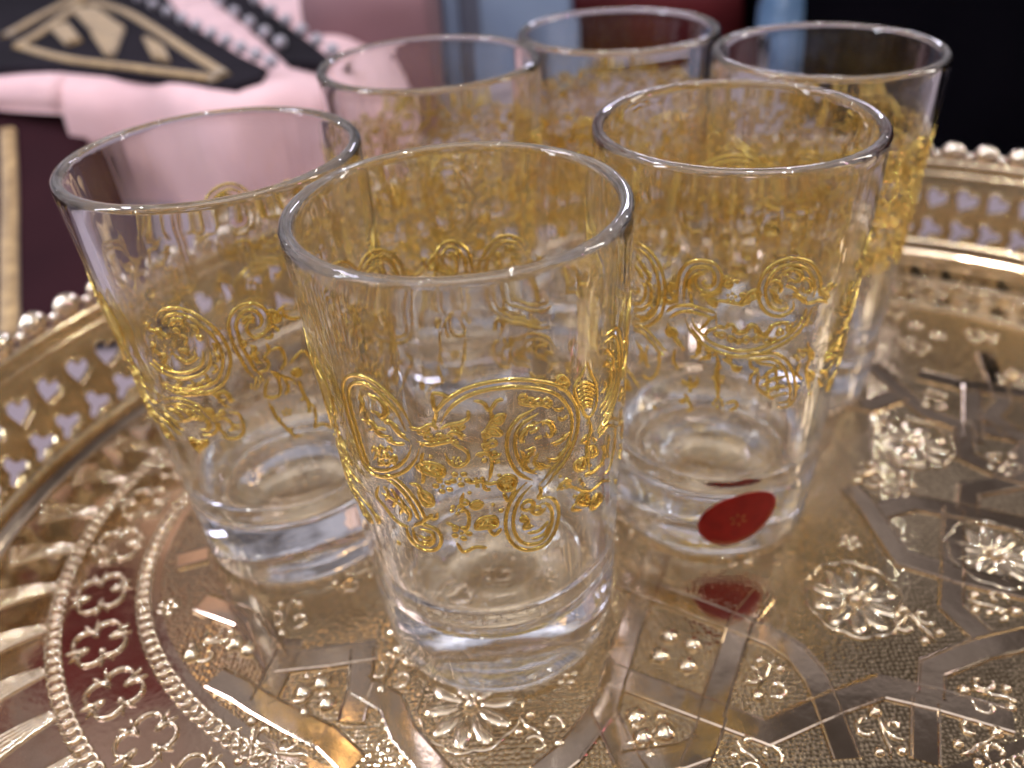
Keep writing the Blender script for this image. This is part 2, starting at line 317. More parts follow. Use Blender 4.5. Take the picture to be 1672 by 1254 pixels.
DATA['orn']['A'] = {"scroll":[["d",[[-8.26,75.0],[-6.3,76.94],[-2.52,79.26],[2.77,80.91],[9.22,81.57],[16.39,81.19],[23.91,79.77],[30.45,77.53],[34.96,74.58],[37.94,70.86],[37.97,67.3],[35.89,64.22],[32.82,61.86],[28.89,60.16],[26.02,58.65],[24.15,57.97]]],["d",[[21.67,60.59],[17.59,62.54],[15.05,65.58],[14.23,68.79],[15.33,71.64],[17.86,73.46],[21.08,74.14],[23.55,74.66]]],["d",[[19.84,59.42],[16.28,57.84],[13.49,55.47],[11.83,52.25],[11.82,48.7],[14.11,45.61],[18.49,43.87],[24.2,43.83],[27.8,45.98],[29.44,49.16],[28.57,52.35],[25.77,54.21],[22.99,54.27]]],["t",[[24.2,72.1],[27.57,71.4],[29.27,69.52],[28.31,68.21],[26.12,68.7]]],["t",[[24.2,72.1],[20.88,71.73],[18.38,70.67],[17.4,68.82]]],["t",[[18.84,67.05],[22.16,66.95],[19.52,65.37],[18.51,63.44],[21.76,61.76]]],["s",[[23.76,65.59],[21.92,63.86],[24.39,61.75],[25.36,63.14]]],["t",[[26.31,63.99],[29.93,62.6],[32.85,63.45],[36.93,64.99]]],["t",[[28.24,66.69],[31.95,66.31],[35.9,67.35]]],["s",[[31.16,71.58],[33.0,70.63],[34.93,71.15]]],["s",[[29.44,73.93],[32.11,72.83],[33.06,73.58]]],["s",[[22.31,68.97],[24.84,68.97]]],["s",[[20.78,70.51],[22.85,70.62],[24.14,71.12]]],["s",[[17.64,67.25],[18.3,65.59],[17.74,64.11]]],["s",[[23.2,63.61],[26.19,61.89],[28.03,61.99]]],["s",[[16.9,55.49],[19.51,55.57],[21.17,54.09],[20.15,52.57],[22.79,51.42],[25.67,52.5]]],["t",[[16.19,52.74],[18.18,50.61],[17.14,49.03],[20.76,48.9]]],["s",[[17.91,47.67],[22.51,47.31],[26.44,48.76]]],["s",[[19.58,45.81],[24.33,45.96],[26.88,47.75]]],["c",[[18.52,54.33,1.02],[21.96,52.65,0.75],[16.93,51.44,0.58]]],["s",[[3.84,79.01],[6.62,78.59],[8.51,76.79],[10.93,78.42],[13.12,78.4]]],["c",[[19.08,78.04,0.55],[21.48,77.03,0.51],[24.08,76.37,0.56],[26.94,75.81,0.57]]],["s",[[17.46,77.12],[19.71,76.53],[22.82,75.75],[25.25,75.53],[28.16,74.45],[29.08,75.7]]],["s",[[23.26,58.17],[24.04,56.31],[22.18,55.59],[24.46,55.65]]],["f",[[32.29,79.92],[31.18,78.31],[33.58,76.73],[35.75,77.63]]]],"oval_scroll":[["d",[[-17.83,72.73],[-19.84,76.41],[-23.72,79.28],[-29.01,81.11],[-34.81,80.84],[-39.13,79.16],[-41.65,76.61],[-42.34,72.76],[-42.07,68.75],[-41.59,64.13],[-40.41,60.9],[-36.54,60.38],[-30.15,61.45],[-23.47,63.84],[-18.95,66.79],[-16.89,69.31]]],["t",[[-31.17,78.43],[-28.42,78.4],[-26.06,77.7],[-25.0,76.04],[-27.52,74.22],[-29.81,75.31]]],["t",[[-27.75,73.69],[-24.18,73.72],[-21.54,71.58],[-18.59,70.41]]],["s",[[-34.04,70.56],[-30.61,71.47],[-26.69,71.87]]],["t",[[-34.94,77.76],[-34.36,75.95],[-36.7,73.52]]],["t",[[-36.41,72.09],[-32.11,72.45],[-30.18,70.29],[-25.41,70.56]]],["s",[[-27.58,69.72],[-24.15,69.22],[-20.51,69.69]]],["s",[[-35.82,64.99],[-33.87,66.74],[-31.99,66.33],[-30.37,67.69],[-28.76,66.94],[-26.89,68.04],[-25.96,66.89]]],["s",[[-35.51,63.46],[-32.98,65.34],[-31.26,64.63],[-29.0,66.37],[-27.53,65.32],[-25.2,66.49],[-24.77,65.24]]],["s",[[-33.83,62.48],[-31.53,64.04],[-29.84,63.3],[-27.77,64.75],[-25.7,64.03]]],["c",[[-32.56,66.22,0.53],[-29.25,65.8,0.52],[-26.63,65.2,0.51],[-32.23,63.63,0.54]]],["d",[[-31.6,60.5],[-27.72,60.15],[-23.74,58.05],[-21.08,55.04],[-19.76,52.03]]],["d",[[-25.91,49.54],[-25.82,46.51],[-22.57,44.93],[-17.64,45.35],[-15.18,47.47],[-15.49,49.56],[-18.04,50.17],[-21.75,50.25]]],["s",[[-36.5,57.14],[-39.32,54.11],[-36.53,52.51],[-33.89,50.8],[-30.16,49.27],[-26.03,49.22]]],["s",[[-33.94,57.75],[-32.4,56.4],[-34.55,54.17]]],["s",[[-30.68,57.9],[-28.93,55.99],[-31.75,53.08]]],["s",[[-28.12,56.72],[-26.42,54.75],[-29.08,51.89]]],["s",[[-25.89,54.84],[-24.1,53.12],[-25.97,50.73]]],["s",[[-36.18,55.51],[-31.79,55.39],[-28.04,54.44],[-24.85,52.41]]],["s",[[-22.61,47.7],[-19.9,47.2],[-17.75,48.1]]],["s",[[-22.13,46.25],[-19.25,46.25],[-16.98,47.58]]],["f",[[-43.7,47.76],[-43.36,46.02],[-41.44,46.92],[-42.13,48.06]]]],"vine":[["s",[[-17.59,73.49],[-14.48,73.25],[-10.29,74.45],[-8.26,73.54]]],["c",[[-13.8,72.9,0.6],[-11.76,71.83,0.61],[-10.34,70.81,0.61],[-7.87,72.08,0.55],[-5.33,71.62,0.6],[-12.1,73.39,0.5]]],["t",[[-16.06,70.64],[-12.23,70.16],[-7.41,70.85],[-2.76,71.36]]],["s",[[-8.23,80.86],[-8.03,77.38],[-4.09,80.2],[-8.23,80.86]]],["t",[[-9.65,73.99],[-7.78,76.92]]],["s",[[-7.19,68.58],[-6.13,66.54],[-3.25,65.5],[0.12,66.98],[-0.23,69.04],[-3.03,70.11],[-5.07,71.12]]],["o",[[-3.71,66.96,1.04]]],["s",[[-7.5,73.56],[-4.29,74.55],[-0.53,74.97],[1.82,75.84],[1.94,77.25]]],["t",[[-5.48,72.61],[-2.4,73.08],[-0.91,71.32]]],["c",[[-2.93,74.06,0.48],[-0.73,74.01,0.39]]],["s",[[7.93,77.78],[9.02,75.31],[7.2,73.06],[6.08,70.69],[6.5,68.64],[7.7,66.48],[6.85,63.41],[5.82,61.89]]],["f",[[8.91,74.6],[10.89,75.5],[12.96,75.36],[11.39,73.71]]],["f",[[7.2,73.06],[9.47,73.34],[11.63,71.53],[8.51,71.86]]],["c",[[7.05,72.1,0.73],[8.38,69.98,0.65],[6.29,69.67,0.55]]],["o",[[6.48,67.52,1.74]]],["s",[[2.58,67.89],[5.67,68.2],[8.54,66.92],[10.97,67.68]]],["s",[[8.39,65.89],[10.35,65.94]]],["s",[[-0.9,61.73],[3.1,62.09],[6.11,61.22],[9.35,61.55]]],["o",[[-3.45,62.75,1.94]]],["o",[[-9.69,61.02,1.89]]],["f",[[8.88,61.06],[11.89,62.59],[15.15,61.32],[13.92,59.21],[10.64,59.22]]],["s",[[10.57,58.67],[11.94,56.54],[14.75,59.2]]],["s",[[1.69,62.97],[2.08,60.79]]],["s",[[4.06,63.1],[4.37,60.27],[6.31,59.95]]],["s",[[-2.92,59.59],[-4.32,56.81],[-2.33,54.52],[-2.92,51.62],[-4.98,49.84]]],["o",[[-6.24,55.55,1.38]]],["f",[[-1.13,56.49],[1.09,57.53],[2.97,56.7],[0.76,55.68]]],["c",[[-2.98,57.37,0.56]]],["f",[[-0.53,50.97],[1.54,53.23],[6.54,53.45],[7.19,51.05],[2.79,50.82]]],["s",[[3.71,51.35],[5.83,48.79],[8.6,50.31]]],["o",[[-5.86,49.71,2.06]]],["s",[[-8.11,47.35],[-6.03,44.95],[-1.45,46.17],[2.8,45.86]]],["s",[[-10.8,52.31],[-7.99,51.56],[-6.42,51.01]]],["f",[[-17.89,64.81],[-13.32,66.25],[-8.74,65.44],[-9.11,63.3],[-13.28,63.51]]],["s",[[-21.94,60.54],[-18.42,60.44],[-17.51,57.76],[-15.16,56.87]]],["f",[[-18.79,59.29],[-14.67,58.6],[-14.44,56.37],[-18.05,56.01]]],["s",[[-15.11,54.02],[-19.38,51.78],[-23.79,49.92]]],["s",[[-13.25,54.47],[-14.55,52.91],[-17.2,52.93]]],["p",[[-0.93,59.55,0.44],[6.56,56.31,0.45],[9.2,54.61,0.57],[9.53,62.87,0.42],[-12.14,67.62,0.47],[3.58,62.6,0.37]]],["s",[[-14.37,68.24],[-15.67,66.59],[-14.46,65.12]]],["s",[[-16.69,65.98],[-15.88,63.14],[-16.9,61.15]]]],"tassel":[["s",[[43.59,79.71],[40.96,77.83],[37.9,75.77],[41.13,70.99],[44.71,67.92],[48.43,69.34],[48.79,73.23],[45.43,77.1],[43.59,79.71]]],["s",[[38.91,75.99],[43.2,75.81],[48.13,73.43]]],["s",[[39.24,75.08],[43.23,74.98],[47.91,72.8]]],["s",[[39.56,74.18],[43.26,74.14],[47.7,72.17]]],["s",[[39.89,73.26],[43.3,73.3],[47.49,71.54]]],["s",[[40.23,72.33],[43.33,72.45],[47.28,70.9]]],["s",[[40.58,71.39],[43.36,71.6],[47.06,70.26]]],["s",[[40.93,70.44],[43.4,70.74],[46.85,69.62]]],["t",[[44.71,67.92],[46.12,64.88],[44.36,62.24],[45.17,58.7],[45.61,55.18]]],["f",[[38.02,59.57],[42.63,59.52],[43.35,56.79],[39.39,57.49]]],["t",[[42.77,55.57],[48.14,54.31],[54.36,54.35]]],["s",[[42.87,52.66],[40.6,55.14]]],["o",[[33.94,55.92,1.47]]],["s",[[30.16,55.37],[33.74,56.65],[36.94,54.0]]],["s",[[36.94,54.57],[41.65,51.91],[47.0,50.05],[54.96,49.44],[61.48,46.85]]],["f",[[44.22,51.03],[46.06,46.79],[39.52,49.38],[40.45,51.14]]],["s",[[39.27,49.75],[36.95,48.72],[41.79,46.98]]],["f",[[48.84,44.52],[55.91,44.82],[50.43,47.88],[46.93,46.47]]],["s",[[44.27,64.4],[41.33,63.71],[43.74,62.44]]],["s",[[45.53,64.01],[49.04,61.25]]],["f",[[43.81,60.79],[47.71,60.61],[50.78,57.9],[46.5,58.26]]],["p",[[31.74,58.32,0.44],[38.08,51.61,0.47],[69.64,43.45,0.66]]]]}
DATA['orn']['B'] = {"oval_scroll":[["d",[[-14.66,76.7],[-11.99,78.73],[-6.95,79.54],[-2.39,78.97],[1.82,76.94],[5.09,74.2],[6.65,71.48],[6.77,68.42],[4.39,65.05],[0.61,62.51],[-4.86,61.0],[-13.12,60.09],[-20.78,60.13],[-25.59,61.45]]],["d",[[-0.09,70.31],[-1.3,67.65],[-5.45,65.54],[-11.62,64.42],[-18.37,64.22],[-23.93,65.28],[-26.96,66.71]]],["t",[[-14.4,70.55],[-12.9,68.7],[-9.47,67.65],[-6.4,68.28],[-4.28,69.63],[-5.33,70.01]]],["t",[[-10.84,70.7],[-8.37,70.37],[-7.78,69.23]]],["t",[[-11.3,75.92],[-8.31,77.44],[-5.16,77.46],[-6.47,76.37]]],["t",[[-2.75,76.34],[-0.77,75.57],[-1.31,74.11]]],["t",[[-14.48,74.31],[-16.55,75.31],[-14.32,73.58],[-12.46,73.28]]],["t",[[-18.38,76.67],[-21.26,74.97],[-17.91,74.49],[-17.6,73.01]]],["t",[[-20.15,71.69],[-23.25,69.87],[-20.0,69.01]]],["t",[[-21.7,68.86],[-17.74,68.99],[-20.36,66.63],[-16.77,65.34]]],["s",[[-7.89,74.15],[-5.79,73.42],[-7.39,71.91]]],["c",[[-0.83,73.35,0.44],[-8.59,75.06,0.45]]],["s",[[3.34,72.06],[3.92,70.9],[2.73,69.82]]],["s",[[2.52,69.44],[3.92,68.6],[2.4,67.51]]],["s",[[0.66,67.2],[1.87,65.97],[-0.64,64.88]]],["s",[[-3.84,64.94],[-3.24,63.74],[-6.38,62.94]]],["s",[[-11.0,63.24],[-9.66,62.07],[-13.61,61.5]]],["s",[[-17.07,62.91],[-15.63,61.79],[-19.89,61.25]]],["c",[[-7.56,62.12,0.45],[-3.06,62.93,0.44]]]],"tail_leaf":[["t",[[-26.6,61.32],[-21.14,59.68],[-11.83,59.87],[-4.68,60.18],[-2.35,59.57],[-0.83,57.55],[1.42,56.2]]],["t",[[-2.3,59.66],[0.74,60.39],[2.63,59.07],[2.81,57.19]]],["d",[[-32.66,55.14],[-23.4,56.92],[-16.7,57.16],[-11.64,55.77],[-8.86,53.3],[-7.76,51.59],[-10.37,49.75],[-15.13,49.49]]],["s",[[-25.79,51.0],[-18.37,52.74],[-13.12,53.56],[-10.45,51.95],[-12.4,50.1]]],["t",[[-30.51,54.21],[-24.27,53.82],[-20.88,51.61]]],["t",[[-33.42,52.39],[-28.62,51.02],[-25.88,48.76]]],["t",[[-24.61,55.5],[-19.24,54.81],[-16.16,52.49]]],["s",[[-18.54,55.73],[-14.88,54.31],[-13.24,52.25]]],["s",[[-33.04,50.7],[-31.18,48.36],[-27.25,47.21]]],["s",[[0.42,54.97],[4.09,54.37],[4.74,51.74],[3.78,49.6],[0.85,48.19],[-3.46,47.99],[-5.74,48.97]]],["s",[[-2.96,53.77],[-0.3,52.42],[0.11,50.66],[-2.17,50.28]]],["f",[[-7.97,55.89],[-6.1,55.49],[-6.66,53.99],[-8.05,54.61]]],["f",[[-22.87,46.92],[-18.01,46.55],[-13.28,47.37],[-16.5,45.23],[-21.75,43.86]]],["o",[[1.68,51.03,0.94]]],["s",[[-5.09,52.49],[-5.67,50.3],[-3.61,48.97]]],["c",[[-4.33,53.78,0.52],[-2.24,55.04,0.51]]]],"curl_vine":[["d",[[19.42,73.16],[21.84,73.19],[23.88,74.37],[24.35,76.14],[23.19,77.59],[20.73,78.66],[17.2,78.57],[13.91,77.13],[12.17,75.12],[11.97,72.91],[12.06,70.26],[13.13,67.45],[14.23,64.57],[16.31,62.31]]],["s",[[20.21,74.91],[18.69,75.48],[16.93,74.23],[17.4,72.68],[19.34,71.67],[22.67,72.32],[26.22,73.44]]],["t",[[15.84,76.92],[17.34,76.38],[16.3,75.41]]],["t",[[20.03,77.13],[19.09,76.34],[20.52,75.6]]],["t",[[14.07,71.95],[14.69,70.74],[13.78,70.08]]],["t",[[16.24,70.18],[17.79,69.6],[16.54,68.22],[19.02,68.27]]],["t",[[14.64,68.06],[16.78,67.41],[17.27,65.78]]],["s",[[22.2,71.26],[24.5,70.9],[25.66,71.84]]],["s",[[22.3,70.1],[22.67,68.12],[20.27,66.93],[21.38,65.18],[19.54,63.87],[16.41,63.91]]],["s",[[23.25,68.02],[26.51,68.25],[27.68,66.48],[27.51,64.53],[24.91,63.0]]],["s",[[20.72,63.69],[23.82,61.98],[26.55,60.67],[29.5,59.69]]],["s",[[20.05,62.18],[17.83,60.07],[16.78,57.73],[19.65,56.89],[22.62,57.66],[23.33,60.84],[21.15,63.22]]],["s",[[25.32,60.9],[26.36,58.65],[24.31,56.94]]],["f",[[26.49,76.9],[29.07,75.73],[29.65,74.15],[26.6,74.31]]],["s",[[29.07,75.73],[31.39,76.78],[31.26,74.97],[33.96,73.71],[37.18,73.43]]],["s",[[25.87,74.06],[28.03,71.81]]],["s",[[29.19,63.81],[31.66,64.92],[35.41,65.71],[37.41,63.67],[37.84,61.14]]],["s",[[30.76,59.43],[31.43,55.94],[32.6,53.54],[34.65,51.33]]],["s",[[32.6,53.54],[32.15,50.6]]],["s",[[16.85,56.46],[17.81,54.2],[18.6,51.49],[20.42,49.44],[22.27,47.33],[24.34,45.59],[27.16,45.46]]],["p",[[19.14,51.19,0.65],[22.41,47.67,0.75],[30.47,54.44,0.47],[25.88,57.49,0.47],[29.18,58.92,0.38]]],["o",[[23.08,52.47,1.21]]],["s",[[34.65,51.33],[34.21,48.34],[32.55,46.05]]],["s",[[32.55,46.05],[36.52,46.42],[40.4,44.01]]],["o",[[16.13,61.93,1.07]]],["o",[[13.63,60.61,1.01]]],["f",[[29.03,61.83],[31.85,62.07],[32.66,60.67],[30.44,60.32]]]]}
DATA['orn']['C'] = {"oval_scroll":[["d",[[-52.01,81.84],[-46.25,81.59],[-41.84,79.82],[-39.23,76.89],[-38.27,73.22],[-39.41,69.11],[-42.47,66.34],[-47.26,64.27],[-53.75,62.87]]],["d",[[-53.01,67.41],[-48.24,68.39],[-45.31,70.73],[-44.86,73.43],[-47.21,74.73]]],["t",[[-51.05,79.94],[-47.19,77.7],[-44.42,76.07],[-45.32,73.78]]],["t",[[-52.14,77.65],[-49.13,76.09],[-47.21,74.73]]],["p",[[-42.14,73.03,0.34],[-41.72,74.39,0.34],[-42.56,71.65,0.35],[-43.44,70.18,0.35]]],["s",[[-52.89,71.02],[-49.71,71.43],[-50.19,72.87]]],["s",[[-44.36,69.58],[-42.51,69.02],[-45.29,67.17]]],["s",[[-51.42,65.47],[-47.25,65.88],[-43.41,67.29]]],["d",[[-53.77,62.16],[-47.27,62.65],[-42.38,61.29],[-38.66,59.63],[-35.97,58.91]]],["t",[[-51.6,58.86],[-48.35,57.19],[-49.49,53.51]]],["s",[[-39.56,59.46],[-39.41,54.68],[-43.19,50.94],[-48.42,50.76]]],["s",[[-45.26,59.3],[-46.27,55.22],[-44.23,53.7]]]],"curl_scroll":[["d",[[-30.17,71.74],[-30.41,75.13],[-29.87,78.1],[-27.15,80.63],[-23.01,81.58],[-18.84,81.26],[-16.57,79.57],[-16.3,77.55],[-18.2,76.2],[-20.99,76.02],[-23.24,77.09],[-22.66,78.37],[-20.6,78.72]]],["t",[[-27.36,74.62],[-27.14,76.32],[-26.18,77.86],[-24.16,79.15],[-21.43,79.89]]],["s",[[-25.67,72.24],[-26.63,74.69]]],["c",[[-35.05,74.54,0.42],[-33.12,75.3,0.42],[-33.4,73.48,0.47],[-34.9,71.64,0.43],[-32.54,72.31,0.39]]],["s",[[-35.87,74.85],[-33.56,76.21],[-31.52,74.57]]],["t",[[-22.98,74.61],[-18.74,74.92],[-14.7,75.97]]],["f",[[-20.05,73.99],[-16.48,73.79],[-16.65,72.42],[-18.86,73.01]]],["f",[[-13.81,79.28],[-14.25,77.64],[-12.07,76.81],[-11.24,78.06]]],["s",[[-11.59,78.13],[-8.95,78.59],[-9.49,77.77]]],["o",[[-10.91,74.76,1.17]]],["f",[[-7.27,73.01],[-5.6,75.24],[-2.37,76.44],[-0.01,75.22],[-3.32,74.26]]],["s",[[-15.79,73.83],[-12.98,73.73],[-6.61,73.22]]],["c",[[-7.0,75.32,0.37],[-4.63,73.85,0.38]]]],"round_scroll":[["d",[[11.51,73.28],[12.73,71.81],[9.96,70.65],[5.28,71.19],[1.91,73.06],[0.16,76.05],[1.17,79.27],[4.81,81.51],[10.42,81.93],[16.96,80.54],[21.81,77.54],[23.83,74.79],[23.8,72.68]]],["t",[[2.56,76.37],[4.83,75.84],[6.01,74.11],[8.63,72.67]]],["t",[[6.16,79.03],[8.77,80.07],[12.5,79.97],[15.36,78.29],[13.36,77.26],[10.0,78.37]]],["t",[[15.36,78.29],[20.07,76.53],[20.0,74.46],[16.53,74.87]]],["t",[[12.57,74.86],[17.13,73.13],[20.28,71.47]]],["s",[[2.97,77.58],[4.93,78.3],[7.46,76.92],[7.17,75.29]]],["s",[[8.96,76.81],[12.17,76.14],[15.01,74.62]]],["s",[[23.83,74.79],[27.13,72.61],[30.83,73.27],[34.92,73.81]]],["c",[[26.71,73.52,0.55],[29.51,71.79,0.56],[30.36,74.19,0.55]]],["s",[[21.2,71.34],[24.67,71.7],[31.37,70.18]]]],"garland":[["d",[[-35.57,68.6],[-31.63,70.39],[-26.32,71.22],[-21.13,70.92],[-16.74,70.36]]],["d",[[-26.89,69.07],[-25.19,67.04],[-21.97,65.11],[-17.27,63.22],[-11.19,62.15],[-5.17,61.56],[2.23,62.07],[9.67,63.4],[15.71,65.04],[19.97,67.61],[21.55,70.44]]],["t",[[-16.08,70.83],[-15.31,67.81],[-12.06,67.74],[-9.68,68.55],[-7.58,66.73],[-4.0,66.95],[-1.78,68.54],[2.07,66.04],[4.33,66.02],[6.87,67.98],[10.64,68.3],[14.25,66.98],[16.67,68.46]]],["c",[[-13.23,65.92,0.62],[-9.48,65.14,0.63],[-3.61,64.95,0.68],[0.46,64.95,0.63],[4.66,64.66,0.68],[9.7,66.09,0.64],[13.55,66.61,0.55],[-15.43,66.03,0.4],[-6.45,64.51,0.41],[7.8,64.45,0.41]]],["s",[[-22.12,66.45],[-19.39,68.44],[-18.11,69.84]]],["s",[[-20.46,65.02],[-18.45,66.74],[-15.61,67.36]]],["t",[[-35.47,66.61],[-33.7,64.61],[-31.12,62.7],[-27.8,61.29]]],["f",[[-36.23,64.68],[-32.94,65.63],[-31.24,64.51],[-34.48,63.58]]],["t",[[-25.19,67.04],[-21.83,63.77],[-22.29,60.97],[-23.69,59.43]]],["t",[[-18.75,63.11],[-17.66,60.43],[-21.38,59.66]]],["s",[[-31.82,60.74],[-32.47,57.81],[-29.82,55.81]]],["t",[[-28.82,53.52],[-23.78,52.2],[-20.82,54.47]]],["t",[[-24.81,54.53],[-24.44,50.64]]],["s",[[-29.22,47.46],[-25.9,48.44],[-23.2,46.23],[-25.64,45.41]]],["p",[[-27.52,47.61,0.71],[-24.58,47.6,0.55]]],["s",[[-26.86,49.83],[-25.08,48.55]]],["t",[[-14.87,61.99],[-13.67,58.8],[-13.96,55.46],[-12.71,52.12],[-13.06,49.13]]],["o",[[-12.98,55.03,1.54]]],["o",[[-12.18,48.57,1.51]]],["s",[[-9.06,48.78],[-5.21,49.34],[-4.14,47.83],[-7.14,46.8]]],["s",[[-12.39,60.26],[-8.44,58.98],[-5.86,57.12],[-3.85,58.53]]],["c",[[-9.42,60.36,0.51],[-6.78,58.06,0.47]]]],"leaf_spray":[["d",[[-2.79,60.85],[2.55,60.68],[8.93,60.26],[14.63,57.82],[18.57,53.97],[21.04,49.67],[20.14,46.8],[14.43,47.1]]],["s",[[0.22,53.68],[0.49,56.07],[3.43,56.89]]],["t",[[4.7,54.91],[8.31,56.56],[13.16,57.04]]],["t",[[5.17,52.95],[10.54,54.45],[15.73,54.35]]],["t",[[6.5,50.89],[11.25,51.95],[17.51,51.68]]],["s",[[11.09,49.49],[15.34,50.0],[18.7,49.54]]],["s",[[3.55,56.41],[3.54,53.04],[7.34,50.83],[12.13,48.88]]],["s",[[6.78,56.21],[8.78,51.69]]],["s",[[10.71,56.82],[13.33,50.74]]],["s",[[1.32,59.34],[6.17,58.61],[10.43,57.79]]],["s",[[-1.09,59.88],[0.08,57.98],[3.32,57.37]]],["o",[[21.28,59.27,1.79]]],["p",[[23.7,50.47,0.59],[32.38,47.0,0.69]]],["s",[[22.04,57.28],[21.16,54.55],[24.93,52.47]]],["s",[[23.96,62.09],[26.72,57.91],[26.27,54.17],[31.15,48.28]]],["f",[[24.77,60.11],[28.54,58.52],[28.32,56.67]]],["f",[[27.41,53.96],[31.96,52.57],[30.46,50.92]]]]}
# ------------------------------------------------------------------ table
tb = MB()
NX = 24
V = [(-1.3 + 2.6 * i / NX, -0.5 + 2.4 * j / NX, -0.0035) for j in range(NX + 1) for i in range(NX + 1)]
tb.add(V, [(j * (NX + 1) + i, j * (NX + 1) + i + 1, (j + 1) * (NX + 1) + i + 1, (j + 1) * (NX + 1) + i) for j in range(NX) for i in range(NX)])
put('table', tb.mesh('table'), 'lilac', kind='structure', label='mauve cloth covered table under the tray')

# ------------------------------------------------------------------ tray
TC = (0.04235, 0.17263); TA, TB, TT = 0.18988, 0.13860, 0.1796
cT, sT = math.cos(TT), math.sin(TT)
def ell(t, off):
    x, y = TA * math.cos(t), TB * math.sin(t); nx, ny = TB * math.cos(t), TA * math.sin(t); L = math.hypot(nx, ny); nx /= L; ny /= L
    x += off * nx; y += off * ny
    return (TC[0] + cT * x - sT * y, TC[1] + sT * x + cT * y, cT * nx - sT * ny, sT * nx + cT * ny)
def arc_table(off, n=1440):
    P = [ell(2 * PI * i / n, off) for i in range(n + 1)]; S = [0.0]
    for i in range(n): S.append(S[-1] + math.hypot(P[i + 1][0] - P[i][0], P[i + 1][1] - P[i][1]))
    return S
def at_arc(tab, s):
    n = len(tab) - 1; s = s % tab[-1]; lo, hi = 0, n
    while hi - lo > 1:
        mid = (lo + hi) // 2
        if tab[mid] <= s: lo = mid
        else: hi = mid
    return 2 * PI * (lo + (s - tab[lo]) / max(tab[hi] - tab[lo], 1e-12)) / n
def in_view(x, y, z=0.0, pad=40):
    d = Vector((x, y, z - CAM_H)); q = d.dot(F)
    if q <= 0: return False
    u, v = PX + FPX * d.dot(RV) / q, PY - FPX * d.dot(UV) / q
    return -pad < u < 1672 + pad and -pad < v < 1254 + pad

tray = thing('oval_tray', 'oval gold metal tray with pierced gallery rim and embossed strapwork under the six glasses', 'tray', (0, 0, 0))
NS = 240
def ring_mesh(name, rows, closed_center=None):
    V = []; Fc = []
    for off, z in rows:
        for i in range(NS):
            e = ell(2 * PI * i / NS, off); V.append((e[0], e[1], z))
    for r in range(len(rows) - 1):
        for i in range(NS):
            j = (i + 1) % NS; Fc.append((r * NS + i, r * NS + j, (r + 1) * NS + j, (r + 1) * NS + i))
    return V, Fc
FO = -0.0465
V, Fc = ring_mesh('b', [(FO, 0.0), (-0.030, 0.0), (-0.015, 0.0), (-0.005, 0.0), (-0.002, 0.0006), (-0.0005, 0.0018), (0.0012, 0.0030), (0.0022, 0.0030), (0.0022, -0.0026), (-0.004, -0.0026)])
put('floor_border', mesh_from('floor_border', V, Fc), 'tray', tray, label='smooth mirror border of the tray floor')
V = []; Fc = []
KR = [1.0, 0.8, 0.6, 0.4, 0.2]
for k in KR:
    for i in range(NS):
        e = ell(2 * PI * i / NS, FO); V.append((TC[0] + (e[0] - TC[0]) * k, TC[1] + (e[1] - TC[1]) * k, 0.0))
for r in range(len(KR) - 1):
    for i in range(NS):
        j = (i + 1) % NS; Fc.append((r * NS + i, (r + 1) * NS + i, (r + 1) * NS + j, r * NS + j)[::-1])
V.append((TC[0], TC[1], 0)); c0 = len(V) - 1
for i in range(NS): Fc.append(((len(KR) - 1) * NS + i, (len(KR) - 1) * NS + (i + 1) % NS, c0))
put('stippled_field', mesh_from('stippled_field', V, Fc), 'field', tray, label='stippled gold ground inside the border')
V, Fc = ring_mesh('u', [(-0.004, -0.0026), (-0.03, -0.0026)])
Vc = (TC[0], TC[1], -0.0026); V.append(Vc)
Fc += [(NS + i, NS + (i + 1) % NS, len(V) - 1) for i in range(NS)]
put('underside', mesh_from('underside', V, Fc), 'tray', tray)

# gallery: pierced wall made of tiles with heart and trefoil holes
GT = arc_table(0.0); GL = GT[-1]; NG = 100; GW = GL / NG
Z0, Z1 = 0.0030, 0.0355
def gal(s, z, off=0.0):
    t = at_arc(GT, s); f = (z - Z0) / (Z1 - Z0); e = ell(t, 0.0012 + 0.0055 * f ** 1.6 + off)
    return (e[0], e[1], z)
def heart(cx, cz, s, up):
    P = []
    for i in range(18):
        a = 2 * PI * i / 18
        x = 0.95 * math.sin(a) ** 3; y = (13 * math.cos(a) - 5 * math.cos(2 * a) - 2 * math.cos(3 * a) - math.cos(4 * a)) / 15.0
        P.append((cx + s * x, cz + s * y * (1 if up else -1)))
    return P
def trefoil(cx, cz, s, ph):
    P = []
    for i in range(21):
        a = 2 * PI * i / 21 + ph; r = s * (0.74 + 0.30 * math.cos(3 * (a - ph)))
        P.append((cx + r * math.cos(a), cz + r * math.sin(a)))
    return P
ft = 0.0009
gm = MB(); rim_profile = [(-0.00045, 0.0), (-0.0003, 0.0006), (0.0003, 0.0006), (0.00045, 0.0)]
box = [(0, Z0), (GW / 3, Z0), (2 * GW / 3, Z0), (GW, Z0), (GW, 0.0165), (GW, 0.029), (GW, Z1), (2 * GW / 3, Z1), (GW / 3, Z1), (0, Z1), (0, 0.029), (0, 0.0165)]
def inside(P, x, y):
    r = False; n = len(P)
    for i in range(n):
        a, b = P[i], P[(i + 1) % n]
        if (a[1] > y) != (b[1] > y) and x < (b[0] - a[0]) * (y - a[1]) / (b[1] - a[1]) + a[0]: r = not r
    return r
def turn(P, c, a): return [(c[0] + math.cos(a) * (x - c[0]) - math.sin(a) * (y - c[1]), c[1] + math.sin(a) * (x - c[0]) + math.cos(a) * (y - c[1])) for x, y in P]
rimm = MB()
